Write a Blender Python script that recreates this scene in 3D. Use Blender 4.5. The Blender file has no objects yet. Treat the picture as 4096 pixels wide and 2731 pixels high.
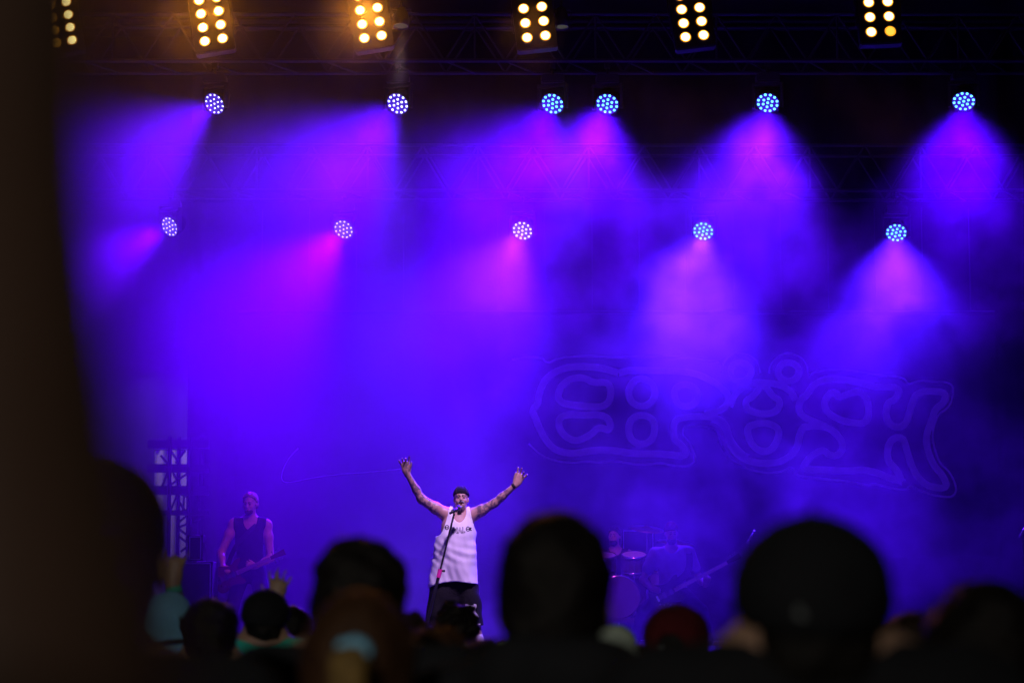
import bpy, bmesh, math, random
import numpy as np
from mathutils import Vector, Matrix, Euler

random.seed(7)
rng = np.random.default_rng(7)
scene = bpy.context.scene
R = math.radians

# ------------------------------------------------------------------ camera
CAM_H = 1.62
LENS = 85.0
FPX = 4096 * LENS / 36.0           # focal length in photo pixels
HORIZON = 2455.0                   # photo row of eye level
PITCH = math.atan((HORIZON - 1365.5) / FPX)
cam_data = bpy.data.cameras.new('camera')
cam = bpy.data.objects.new('camera', cam_data)
scene.collection.objects.link(cam)
cam.location = (0, 0, CAM_H)
cam.rotation_euler = (R(90) + PITCH, 0, 0)
cam_data.lens = LENS
cam_data.sensor_width = 36.0
cam_data.clip_start = 0.05
cam_data.clip_end = 3000
cam_data.dof.use_dof = True
cam_data.dof.focus_distance = 27.2
cam_data.dof.aperture_fstop = 2.8
scene.camera = cam

# ------------------------------------------------------------------ night sky
world = bpy.data.worlds.new('World')
scene.world = world
world.use_nodes = True
wn = world.node_tree
wbg = wn.nodes['Background']
sky = wn.nodes.new('ShaderNodeTexSky')
sky.sky_type = 'NISHITA'
sky.sun_disc = False
sky.sun_elevation = R(-1.0)
sky.sun_rotation = R(200)
wn.links.new(sky.outputs[0], wbg.inputs[0])
wbg.inputs[1].default_value = 0.012

# ------------------------------------------------------------------ exposure
scene.view_settings.view_transform = 'Standard'
scene.view_settings.look = 'None'
scene.view_settings.exposure = 0.0
scene.view_settings.gamma = 1.0
scene.view_settings.use_curve_mapping = False
cy = scene.cycles
cy.use_denoising = True
cy.volume_bounces = 1
cy.max_bounces = 6
cy.diffuse_bounces = 2
cy.glossy_bounces = 2
cy.volume_step_rate = 1.0
cy.volume_max_steps = 128
cy.sample_clamp_indirect = 4.0

# ------------------------------------------------------------------ helpers
_cp, _sp = math.cos(PITCH), math.sin(PITCH)

def P(px, py, Y):
    """photo pixel -> point on the vertical plane y = Y"""
    u = (px - 2048.0) / FPX
    v = (1365.5 - py) / FPX
    d = Vector((u, _cp - v * _sp, _sp + v * _cp))
    s = Y / d.y
    return Vector((d.x * s, Y, CAM_H + d.z * s))

col = scene.collection

def link(o, parent=None):
    col.objects.link(o)
    if parent is not None:
        o.parent = parent
    return o

def tag(o, label=None, cat=None, group=None, kind=None):
    if label: o['label'] = label
    if cat: o['category'] = cat
    if group: o['group'] = group
    if kind: o['kind'] = kind
    return o

def empty(name, loc=(0, 0, 0), rot=(0, 0, 0), parent=None):
    o = bpy.data.objects.new(name, None)
    o.empty_display_size = 0.1
    link(o, parent)
    o.location = loc
    o.rotation_euler = rot
    return o

def mesh_obj(name, me, mat=None, parent=None):
    o = bpy.data.objects.new(name, me)
    if mat is not None and len(me.materials) == 0:
        me.materials.append(mat)
    return link(o, parent)

def bm_obj(name, bm, mat=None, parent=None, smooth=False):
    me = bpy.data.meshes.new(name)
    bm.normal_update()
    bm.to_mesh(me)
    bm.free()
    if smooth:
        me.polygons.foreach_set('use_smooth', [True] * len(me.polygons))
    return mesh_obj(name, me, mat, parent)

def add_box(bm, c, s, rot=None):
    m = Matrix.Translation(c)
    if rot is not None:
        m = m @ (rot.to_4x4() if isinstance(rot, Matrix) else Euler(rot).to_matrix().to_4x4())
    m = m @ Matrix.Diagonal((s[0], s[1], s[2], 1))
    return bmesh.ops.create_cube(bm, size=1.0, matrix=m)['verts']

def add_tube(bm, a, b, r0, r1=None, seg=10, caps=True):
    a = Vector(a); b = Vector(b)
    r1 = r0 if r1 is None else r1
    d = b - a
    q = d.to_track_quat('Z', 'Y').to_matrix().to_4x4()
    m = Matrix.Translation((a + b) / 2) @ q
    return bmesh.ops.create_cone(bm, cap_ends=caps, cap_tris=False, segments=seg, radius1=r0, radius2=r1,
                                 depth=d.length, matrix=m)['verts']

def add_path(bm, pts, r, seg=6):
    for a, b in zip(pts[:-1], pts[1:]):
        add_tube(bm, a, b, r, r, seg)

def add_lathe(bm, prof, seg=24, mat4=None, axis_close=True):
    """profile [(radius, height)] round z"""
    rings = []
    for r, z in prof:
        if r < 1e-6:
            v = bm.verts.new((0, 0, z)); rings.append([v])
        else:
            rings.append([bm.verts.new((r * math.cos(2 * math.pi * i / seg), r * math.sin(2 * math.pi * i / seg), z)) for i in range(seg)])
    vs = [v for r in rings for v in r]
    for A, B in zip(rings[:-1], rings[1:]):
        for i in range(seg):
            j = (i + 1) % seg
            a = [A[0]] if len(A) == 1 else [A[i], A[j]]
            b = [B[0]] if len(B) == 1 else [B[j], B[i]]
            f = a + b
            if len(f) >= 3:
                try: bm.faces.new(f)
                except ValueError: pass
    if mat4 is not None:
        bmesh.ops.transform(bm, matrix=mat4, verts=vs)
    return vs

def box_obj(name, c, s, mat, parent=None, rot=None, bevel=0.0):
    bm = bmesh.new()
    add_box(bm, c, s, rot)
    if bevel > 0:
        bmesh.ops.bevel(bm, geom=bm.edges[:], offset=bevel, segments=2, affect='EDGES', profile=0.5)
    return bm_obj(name, bm, mat, parent)

def tube_obj(name, a, b, r, mat, parent=None, seg=10, r1=None):
    bm = bmesh.new()
    add_tube(bm, a, b, r, r1, seg)
    return bm_obj(name, bm, mat, parent, smooth=False)

def copy_tree(o, parent=None):
    c = o.copy()
    link(c, parent)
    for ch in o.children:
        copy_tree(ch, c)
    return c

# ------------------------------------------------------------------ materials
def mat_plain(name, color, rough=0.6, metal=0.0, noise=0.0, nscale=8.0, bump=0.0, bscale=60.0, spec=0.5, sheen=0.0):
    m = bpy.data.materials.new(name)
    m.use_nodes = True
    nt = m.node_tree
    b = nt.nodes['Principled BSDF']
    b.inputs['Base Color'].default_value = (*color, 1)
    b.inputs['Roughness'].default_value = rough
    b.inputs['Metallic'].default_value = metal
    b.inputs['Specular IOR Level'].default_value = spec
    if sheen: b.inputs['Sheen Weight'].default_value = sheen
    if noise > 0 or bump > 0:
        tc = nt.nodes.new('ShaderNodeTexCoord')
    if noise > 0:
        n = nt.nodes.new('ShaderNodeTexNoise')
        n.inputs['Scale'].default_value = nscale
        n.inputs['Detail'].default_value = 5
        nt.links.new(tc.outputs['Object'], n.inputs['Vector'])
        r = nt.nodes.new('ShaderNodeMapRange')
        r.inputs[1].default_value = 0.3; r.inputs[2].default_value = 0.7
        r.inputs[3].default_value = 1 - noise; r.inputs[4].default_value = 1 + noise
        nt.links.new(n.outputs['Fac'], r.inputs[0])
        mx = nt.nodes.new('ShaderNodeVectorMath'); mx.operation = 'SCALE'
        mx.inputs[0].default_value = color
        nt.links.new(r.outputs[0], mx.inputs['Scale'])
        nt.links.new(mx.outputs[0], b.inputs['Base Color'])
    if bump > 0:
        n2 = nt.nodes.new('ShaderNodeTexNoise')
        n2.inputs['Scale'].default_value = bscale
        n2.inputs['Detail'].default_value = 4
        nt.links.new(tc.outputs['Object'], n2.inputs['Vector'])
        bp = nt.nodes.new('ShaderNodeBump')
        bp.inputs['Strength'].default_value = bump
        bp.inputs['Distance'].default_value = 0.02
        nt.links.new(n2.outputs['Fac'], bp.inputs['Height'])
        nt.links.new(bp.outputs[0], b.inputs['Normal'])
    return m

def mat_emit(name, color, strength):
    m = bpy.data.materials.new(name)
    m.use_nodes = True
    nt = m.node_tree
    nt.nodes.remove(nt.nodes['Principled BSDF'])
    e = nt.nodes.new('ShaderNodeEmission')
    e.inputs[0].default_value = (*color, 1)
    e.inputs[1].default_value = strength
    nt.links.new(e.outputs[0], nt.nodes['Material Output'].inputs[0])
    try: m.cycles.emission_sampling = 'NONE'
    except Exception: pass
    return m

M = {}
M['black_metal'] = mat_plain('black_metal', (0.02, 0.02, 0.022), 0.45, 0.0, noise=0.3)
M['alu'] = mat_plain('aluminium', (0.45, 0.45, 0.47), 0.38, 1.0, noise=0.15)
M['truss'] = mat_plain('black_truss', (0.05, 0.05, 0.055), 0.5, 0.3, noise=0.3)
M['black_cloth'] = mat_plain('black_cloth', (0.012, 0.012, 0.013), 0.95, noise=0.3, nscale=3, bump=0.3, bscale=20)
M['deck'] = mat_plain('stage_deck', (0.03, 0.028, 0.027), 0.55, noise=0.35, nscale=3, bump=0.2)
M['grass'] = mat_plain('trampled_ground', (0.05, 0.045, 0.03), 0.95, noise=0.4, nscale=1.5, bump=0.6, bscale=12)
M['chrome'] = mat_plain('chrome', (0.7, 0.7, 0.72), 0.18, 1.0)
M['dark_plastic'] = mat_plain('dark_plastic', (0.018, 0.018, 0.02), 0.4, noise=0.2)

# ================================================================== setting
Z0 = 1.22                # stage floor height
Y_FRONT = 24.6           # stage front edge
Y_BACK = 36.2

bm = bmesh.new()
bmesh.ops.create_grid(bm, x_segments=60, y_segments=60, size=600)
for v in bm.verts:
    v.co.z = 0.0
    v.co.y += 300
ground = bm_obj('ground', bm, M['grass'])
tag(ground, kind='structure', label='trampled grass field under the crowd', cat='ground')

stage = empty('stage', (0, Y_FRONT, 0))
tag(stage, 'black festival stage platform with skirted front under the lights', 'stage')
for i in range(12):
    for j in range(6):
        w, d = 2.0, (Y_BACK + 1.6 - Y_FRONT) / 6
        box_obj('deck_panel', (-11 + i * w, d * (j + 0.5), Z0 - 0.05), (w - 0.008, d - 0.008, 0.1), M['deck'], stage)
# pleated skirt
bm = bmesh.new()
n = 400
prev = None
for i in range(n + 1):
    x = -12 + 24 * i / n
    y = -0.03 - 0.02 * math.sin(i * 0.9) - 0.01 * math.sin(i * 0.37)
    a = bm.verts.new((x, y, 0.0)); b = bm.verts.new((x, y * 0.5, Z0 - 0.1))
    if prev: bm.faces.new((prev[0], a, b, prev[1]))
    prev = (a, b)
bm_obj('skirt', bm, M['black_cloth'], stage, True)

def drape(name, x0, y0, x1, y1, z0, z1, label, amp=0.05, freq=9.0):
    o = empty(name, ((x0 + x1) / 2, (y0 + y1) / 2, 0))
    tag(o, label, 'drape')
    L = math.hypot(x1 - x0, y1 - y0)
    nx, ny = -(y1 - y0) / L, (x1 - x0) / L
    nseg = int(L * 16)
    bm = bmesh.new(); prev = None
    for i in range(nseg + 1):
        t = i / nseg
        s = t * L
        off = amp * (math.sin(s * freq) + 0.5 * math.sin(s * freq * 0.43 + 1.3))
        x = x0 + (x1 - x0) * t + nx * off - o.location.x
        y = y0 + (y1 - y0) * t + ny * off - o.location.y
        a = bm.verts.new((x, y, z0)); b = bm.verts.new((x, y, z1))
        if prev: bm.faces.new((prev[0], a, b, prev[1]))
        prev = (a, b)
    bm_obj('cloth', bm, M['black_cloth'], o, True)
    tube_obj('hanging_pipe', (x0 - o.location.x, y0 - o.location.y, z1 + 0.03), (x1 - o.location.x, y1 - o.location.y, z1 + 0.03), 0.03, M['black_metal'], o)
    return o

drape('back_drape', -4.95, Y_BACK + 0.55, 12.2, Y_BACK + 0.55, Z0 - 0.02, 10.6, 'black pleated drape closing off the back of the stage')
drape('side_drape', 11.6, Y_FRONT + 3, 11.6, Y_BACK + 0.3, Z0 - 0.02, 10.6, 'black drape hanging along the right wing of the stage')

roof = empty('stage_roof', (0, (Y_FRONT + Y_BACK) / 2, 10.7))
tag(roof, 'black stage roof canopy above the lighting trusses', 'roof')
box_obj('canopy', (0, 0, 0.1), (25, Y_BACK - Y_FRONT + 3, 0.12), M['black_cloth'], roof)
for i in range(7):
    tube_obj('roof_beam', (-12, -6 + i * 2, -0.02), (12, -6 + i * 2, -0.02), 0.05, M['black_metal'], roof)

# ------------------------------------------------------------------ trusses
_unit_tube = None
def unit_tube():
    global _unit_tube
    if _unit_tube is None:
        bm = bmesh.new()
        bmesh.ops.create_cone(bm, cap_ends=True, segments=8, radius1=1, radius2=1, depth=1)
        _unit_tube = bpy.data.meshes.new('tube')
        bm.to_mesh(_unit_tube); bm.free()
        _unit_tube.materials.append(M['truss'])
    return _unit_tube

def strut(name, a, b, r, parent):
    a = Vector(a); b = Vector(b)
    o = bpy.data.objects.new(name, unit_tube())
    link(o, parent)
    o.location = (a + b) / 2
    o.rotation_euler = (b - a).to_track_quat('Z', 'Y').to_euler()
    o.scale = (r, r, (b - a).length)
    return o

def truss(x0, x1, yf, yb, zb, zt, label, step=0.78, rc=0.025, rb=0.013):
    t = empty('lighting_truss', (0, yf, zb))
    tag(t, label, 'truss', 'horizontal aluminium trusses')
    for y, z in ((0, 0), (0, zt - zb), (yb - yf, 0), (yb - yf, zt - zb)):
        strut('chord', (x0, y, z), (x1, y, z), rc, t)
    n = int((x1 - x0) / step)
    for i in range(n):
        xa = x0 + i * step; xm = xa + step / 2; xb = xa + step
        h = zt - zb; d = yb - yf
        strut('brace', (xa, 0, h), (xm, 0, 0), rb, t)
        strut('brace', (xm, 0, 0), (xb, 0, h), rb, t)
        strut('brace', (xa, d, h), (xm, d, 0), rb, t)
        strut('brace', (xm, d, 0), (xb, d, h), rb, t)
        strut('brace', (xm, 0, 0), (xb, d, 0), rb, t)
        if i % 2 == 0:
            strut('brace', (xa, 0, 0), (xa, 0, h), rb, t)
    return t

YU, YL = 30.6, 33.6
zu_b = P(2048, 244, YU).z; zu_t = P(2048, 57, YU).z
yb_u = YU + 0.72
truss(-11.4, 11.4, YU, yb_u, zu_b, zu_t, 'aluminium box truss carrying the upper row of purple lights')
zl_b = P(2048, 763, YL).z; zl_t = P(2048, 582, YL).z
yb_l = YL + 0.8
truss(-11.4, 11.4, YL, yb_l, zl_b, zl_t, 'aluminium box truss carrying the lower row of purple lights')
# ================================================================== stage lamps
led_mats = [mat_emit('led_white_violet', (0.75, 0.80, 1.0), 3.2), mat_emit('led_cyan', (0.12, 0.66, 1.0), 3.2)]
M['lens_face'] = mat_plain('lens_face', (0.02, 0.01, 0.05), 0.2)
M['lens_plate'] = mat_emit('lens_plate', (0.07, 0.0, 1.0), 0.55)
# LED lens dome, shared
def led_mesh(mat):
    bm = bmesh.new()
    add_lathe(bm, [(0.0165, 0.0), (0.0155, 0.006), (0.010, 0.011), (0.0, 0.0125)], 10)
    me = bpy.data.meshes.new('led')
    bm.to_mesh(me); bm.free()
    me.polygons.foreach_set('use_smooth', [True] * len(me.polygons))
    me.materials.append(mat)
    return me
led_me = [led_mesh(m) for m in led_mats]

def wash_light(px, py, Y, aim, top_z, led_kind, label, power=3500, color=(0.11, 0.0012, 1.0), led_scale=1.0, cone=44):
    c = P(px, py, Y)
    root = empty('wash_light', (c.x, c.y, c.z))
    tag(root, label, 'stage light', 'purple wash lights hung from the trusses')
    d = Vector(aim).normalized()
    q = d.to_track_quat('Z', 'Y')           # local z = beam direction
    # yoke + base hang straight down from the truss, panned to the beam
    pan = math.atan2(d.x, -d.y)
    Rz = Matrix.Rotation(pan, 4, 'Z')
    bm = bmesh.new()
    for s in (-1, 1):
        add_box(bm, (s * 0.185, 0, 0.08), (0.03, 0.07, 0.3))
    add_box(bm, (0, 0, 0.235), (0.40, 0.09, 0.04))
    bmesh.ops.transform(bm, matrix=Rz, verts=bm.verts)
    bm_obj('yoke', bm, M['black_metal'], root)
    bm = bmesh.new()
    add_box(bm, (0, 0, 0.31), (0.30, 0.26, 0.11))
    bmesh.ops.bevel(bm, geom=bm.edges[:], offset=0.015, segments=2, affect='EDGES')
    bm_obj('base', bm, M['black_metal'], root)
    h = top_z - c.z
    bm = bmesh.new()
    add_tube(bm, (0, 0, 0.36), (0, 0, h), 0.018, None, 8)
    add_box(bm, (0, 0, h - 0.02), (0.07, 0.09, 0.08))
    bm_obj('clamp', bm, M['black_metal'], root)
    bm = bmesh.new()
    add_lathe(bm, [(0.0, -0.22), (0.09, -0.21), (0.125, -0.15), (0.14, -0.04), (0.146, 0.0), (0.146, 0.02), (0.136, 0.022), (0.134, 0.002), (0.0, 0.002)], 28)
    head = bm_obj('lamp_head', bm, M['lens_face'], root, True)
    bm = bmesh.new(); add_lathe(bm, [(0.132, 0.004), (0.0, 0.004)], 28); bm_obj('lens_plate', bm, M['lens_plate'], head)
    head.rotation_euler = q.to_euler()
    me = led_me[led_kind]
    for ring, (nn, rr, ph) in enumerate(((1, 0, 0), (6, 0.056, 0.26), (12, 0.111, 0.13))):
        for i in range(nn):
            a = 2 * math.pi * i / nn + ph
            o = bpy.data.objects.new('led', me)
            link(o, head)
            o.location = (rr * math.cos(a), rr * math.sin(a), 0.005)
            o.scale = (led_scale,) * 3
    ld = bpy.data.lights.new('wash_beam', 'SPOT')
    ld.energy = power
    ld.color = color
    ld.spot_size = R(cone + 10)
    ld.spot_blend = 1.0
    ld.shadow_soft_size = 0.15
    lo = bpy.data.objects.new('wash_beam', ld)
    link(lo, head)
    lo.location = (0, 0, 0.05)
    lo.rotation_euler = (math.pi, 0, 0)      # spot shines along -z
    head.scale = (1.12,) * 3
    return root

def aim_at(px, py, Y, theta, psi):
    """beam leaning theta away from the viewer, towards photo direction psi (0 = down, + = left)"""
    c = P(px, py, Y)
    v = (Vector((0, 0, CAM_H)) - c).normalized()
    rt = Vector((1, 0, 0)); rt = (rt - v * rt.dot(v)).normalized()
    dn = Vector((0, 0, -1)); dn = (dn - v * dn.dot(v)).normalized()
    t, p = R(theta), R(psi)
    return v * math.cos(t) + (dn * math.cos(p) - rt * math.sin(p)) * math.sin(t)

upper = [  # px, py, theta, psi, led kind, label, power, cone
    (859, 415, 40, 55, 0, 'violet moving wash light at the left end of the upper truss', 0.9, 46),
    (1592, 415, 34, 42, 0, 'violet wash light on the upper truss, right of the third blinder from the left', 1.2, 46),
    (2211, 415, 31, 32, 1, 'left of the two close-set wash lights at the middle of the upper truss', 1.2, 46),
    (2430, 415, 31, 18, 1, 'right of the two close-set wash lights at the middle of the upper truss', 1.2, 44),
    (3071, 411, 33, 12, 1, 'second wash light from the right end of the upper truss', 1.2, 46),
    (3855, 405, 34, 2, 1, 'wash light at the far right end of the upper truss', 1.0, 46),
]
lower = [
    (680, 906, 46, 62, 0, 'small violet wash light at the left end of the lower truss', 0.8, 38),
    (1375, 917, 36, 42, 0, 'second wash light from the left on the lower truss', 1.1, 44),
    (2090, 922, 32, 28, 0, 'wash light above the singer on the lower truss', 1.3, 44),
    (2813, 924, 31, 12, 1, 'wash light with the white-hot beam, second from right on the lower truss', 1.5, 46),
    (3585, 930, 32, 2, 1, 'wash light at the right end of the lower truss', 1.2, 46),
]
WASH_POWER = 11500
def wash_col(px): return ({2813: 0.058, 2090: 0.072, 3585: 0.056}.get(px, 0.108 - 0.046 * (px / 4096.0)), {2813: 0.006, 2090: 0.003, 3585: 0.004, 3071: 0.002, 2430: 0.001, 1592: 0.001}.get(px, 0.0), 1.0)
for px, py, th_, ps_, k, lab, pw, cn in upper:
    wash_light(px, py, YU + 0.2, aim_at(px, py, YU + 0.2, th_, ps_), zu_b, k, lab, WASH_POWER * pw, wash_col(px), cone=cn, led_scale=(0.62 if px < 1500 else 0.8 if px < 2200 else 0.92))
for px, py, th_, ps_, k, lab, pw, cn in lower:
    wash_light(px, py, YL + 0.2, aim_at(px, py, YL + 0.2, th_, ps_), zl_b, k, lab, WASH_POWER * pw, wash_col(px), cone=cn, led_scale=(0.62 if px < 1500 else 0.8 if px < 2200 else 0.92))

# ------------------------------------------------------------------ amber blinders
M['amber'] = mat_emit('tungsten_hot', (1.0, 0.80, 0.30), 5.0)
M['amber_halo_rim'] = mat_emit('tungsten_halo_rim', (1.0, 0.36, 0.015), 1.5)  # amber rim, widened to stand in for the halo round each lamp
M['amber_dim'] = mat_emit('tungsten_dim', (1.0, 0.46, 0.05), 1.6)
M['reflector'] = mat_plain('amber_reflector', (0.7, 0.5, 0.2), 0.3, 1.0)
def lamp_mesh():
    bm = bmesh.new()
    add_lathe(bm, [(0.070, 0.0), (0.068, 0.008), (0.054, 0.014), (0.049, 0.016), (0.02, 0.022), (0.0, 0.0225)], 20)
    me = bpy.data.meshes.new('par_lamp'); bm.to_mesh(me); bm.free()
    me.polygons.foreach_set('use_smooth', [True] * len(me.polygons))
    me.materials.append(M['amber']); me.materials.append(M['amber_halo_rim'])
    for p in me.polygons:
        c_ = p.center
        if math.hypot(c_.x, c_.y) > 0.051: p.material_index = 1
    return me
def bezel_mesh():
    bm = bmesh.new()
    add_lathe(bm, [(0.070, 0.0), (0.070, 0.018), (0.078, 0.020), (0.084, 0.0)], 20)
    me = bpy.data.meshes.new('bezel'); bm.to_mesh(me); bm.free()
    me.materials.append(M['black_metal'])
    return me
lamp_me, bez_me = lamp_mesh(), bezel_mesh()
YB = 29.6
blinders = [  # bottom row centre x, y ; column spacing px; row spacing px; roll deg; label ; power
    (256, 168, 67, 57, 11, 'amber blinder at the far left of the top row, half hidden by the dark shape', 0.7),
    (855, 161, 73, 61, 9.5, 'amber blinder second from the left in the top row, glowing in the smoke', 1.7),
    (1492, 149, 71, 62, 9.0, 'amber blinder third from the left in the top row, beside a white downlight', 1.2),
    (2145, 148, 75, 64, 6.5, 'amber blinder fourth from the left in the top row, above the paired wash lights', 0.7),
    (2778, 146, 74, 61, 6.5, 'amber blinder second from the right in the top row', 0.5),
    (3523, 128, 78, 65, 2.5, 'amber blinder at the far right of the top row with one dimmer lamp', 0.5),
]
pxm = FPX / YB
for bi, (bx, by, cs, rs, roll, lab, pw) in enumerate(blinders):
    c = P(bx, by, YB)
    root = empty('blinder_light', c)
    tag(root, lab, 'blinder', 'amber blinders along the top of the stage')
    root.rotation_euler = (R(-9), R(-roll), 0)     # leans, faces the crowd (-y)
    dx, dz = cs / pxm, rs / pxm
    H = dz * 4 + 0.12
    bm = bmesh.new()
    add_box(bm, (0, 0.09, dz * 1.5), (dx * 2 + 0.05, 0.16, H))
    bmesh.ops.bevel(bm, geom=bm.edges[:], offset=0.015, segments=2, affect='EDGES')
    bm_obj('housing', bm, M['black_metal'], root)
    bm = bmesh.new()
    for s in (-1, 1):
        add_box(bm, (s * (dx + 0.045), 0.1, dz * 1.5 + 0.25), (0.012, 0.04, H * 0.5 + 0.4))
    add_box(bm, (0, 0.1, dz * 1.5 + H * 0.5 + 0.22), (dx * 2 + 0.1, 0.04, 0.012))
    bm_obj('yoke', bm, M['black_metal'], root)
    for r in range(4):
        for s in (-1, 1):
            o = mesh_obj('par_lamp', lamp_me, None, root)
            o.location = (s * dx / 2, 0.005, r * dz)
            o.rotation_euler = (R(90), 0, 0)
            b = mesh_obj('bezel', bez_me, None, o)
            if (bi == 0 and s < 0) or (bi == 5 and s > 0 and r == 0):
                o.material_slots[0].link = 'OBJECT'
                o.material_slots[0].material = M['amber_dim']
    ld = bpy.data.lights.new('blinder_glow', 'SPOT')
    ld.energy = 150 * pw
    ld.color = (1.0, 0.30, 0.02)
    ld.spot_size = R(165); ld.spot_blend = 0.6
    ld.shadow_soft_size = 0.12
    lo = bpy.data.objects.new('blinder_glow', ld)
    link(lo, root)
    lo.location = (0, -0.14, dz * 1.3)
    lo.rotation_euler = (R(-90), 0, 0)              # shines at the crowd

# ------------------------------------------------------------------ two white downlights beside the blinders, front spots, work light
def par_can(loc, aim, name, label, color, power, cone, blend=0.5, emit=None, r=0.10, group=None, soft=0.05):
    root = empty(name, loc)
    tag(root, label, 'stage light', group)
    d = Vector(aim).normalized()
    q = d.to_track_quat('Z', 'Y').to_euler()
    bm = bmesh.new()
    add_lathe(bm, [(0.0, -0.26), (r * 0.55, -0.26), (r * 0.8, -0.20), (r, -0.10), (r, 0.0), (r * 0.92, 0.0), (r * 0.9, -0.03), (0, -0.03)], 22)
    can = bm_obj('can', bm, M['black_metal'], root, True); can.rotation_euler = q
    bm = bmesh.new(); add_lathe(bm, [(r * 0.9, -0.022), (0, -0.012)], 22)
    ln = bm_obj('lens', bm, emit, can, True)
    bm = bmesh.new()
    for s_ in (-1, 1): add_box(bm, (s_ * (r + 0.02), 0, 0.10), (0.01, 0.035, 0.26))
    add_box(bm, (0, 0, 0.23), (r * 2 + 0.05, 0.035, 0.012)); add_tube(bm, (0, 0, 0.23), (0, 0, 0.42), 0.016, None, 8)
    bm_obj('yoke', bm, M['black_metal'], root)
    ld = bpy.data.lights.new('beam', 'SPOT'); ld.energy = power; ld.color = color
    ld.spot_size = R(cone); ld.spot_blend = blend; ld.shadow_soft_size = soft
    lo = bpy.data.objects.new('beam', ld); link(lo, can); lo.location = (0, 0, 0.02); lo.rotation_euler = (math.pi, 0, 0)
    return root
M['white_lens'] = mat_emit('white_lens', (1.0, 0.95, 0.9), 0.05)
M['pink_lens'] = mat_emit('pink_lens', (1.0, 0.3, 0.9), 3.0)
g_ = 'white downlights by the blinders'
par_can(P(1604, 108, 29.9), (-0.02, -0.22, -1), 'par_can', 'white downlight right of the third blinder with a faint pale beam', (1.0, 0.7, 0.7), 260, 17, 0.6, M['white_lens'], group=g_)
par_can(P(2246, 112, 29.9), (0.02, -0.15, -1), 'par_can', 'white downlight peeking out right of the fourth blinder', (1.0, 0.9, 0.9), 160, 17, 0.6, M['white_lens'], group=g_)
# front truss over the stage edge, above the frame: carries the spots that light the band
ft = truss(-8, 8, 22.6, 23.1, 9.9, 10.4, 'front truss over the stage edge carrying the band spotlights')
def aimed(loc, target): return Vector(target) - Vector(loc)
S_T = P(1840, 2130, 27.2)
par_can((1.15, 22.8, 9.45), aimed((1.15, 22.8, 9.45), S_T), 'spotlight', 'front spotlight aimed at the singer', (0.70, 0.40, 1.0), 5000, 15, 0.5, M['pink_lens'], 0.12, soft=0.35)
par_can((1.8, 22.8, 9.45), aimed((1.8, 22.8, 9.45), P(1000, 2180, 29.4)), 'spotlight', 'front spotlight aimed at the guitarist', (1.0, 0.10, 0.75), 1500, 8, 0.7, M['pink_lens'], 0.12)
par_can((0.3, 22.8, 9.45), aimed((0.3, 22.8, 9.45), P(2530, 2200, 32.6)), 'spotlight', 'front spotlight aimed at the drums and bass', (0.9, 0.10, 0.9), 1700, 11, 0.7, M['pink_lens'], 0.12)
wl = (-6.6, 36.9, 6.5)
par_can(wl, aimed(wl, P(690, 2050, 38.0)), 'work_light', 'backstage work light shining on the pale canvas', (1.0, 0.70, 0.95), 190, 70, 0.8, M['white_lens'], 0.08)
fl = (-3.5, -13.0, 7.5)
par_can(fl, aimed(fl, (-0.5, 7.0, 1.6)), 'flood_light', 'flood light on the mixing tower behind the camera, spilling over the crowd', (1.0, 0.95, 0.85), 3000, 20, 1.0, M['white_lens'], 0.15, soft=0.2)
mt = empty('mixing_tower', (-3.5, -13.4, 0))
tag(mt, 'scaffold mixing tower behind the camera', 'tower')
for sx in (-1, 1):
    for sy in (-1, 1):
        tube_obj('upright', (sx * 1.2, sy * 0.35 - 0.9, 0), (sx * 1.2, sy * 0.35 - 0.9, 8.2), 0.03, M['alu'], mt)
for z in (2.5, 5.0, 8.0):
    for sy in (-1, 1):
        tube_obj('cross_bar', (-1.2, sy * 0.35 - 0.9, z), (1.2, sy * 0.35 - 0.9, z), 0.025, M['alu'], mt)
tube_obj('lamp_bar', (0, -0.55, 7.95), (0, 0.45, 7.95), 0.025, M['alu'], mt)
# ================================================================== organic modelling (distance fields -> one closed mesh)
def _smin(a, b, k):
    h = np.clip(0.5 + 0.5 * (b - a) / k, 0, 1)
    return b * (1 - h) + a * h - k * h * (1 - h)

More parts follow.
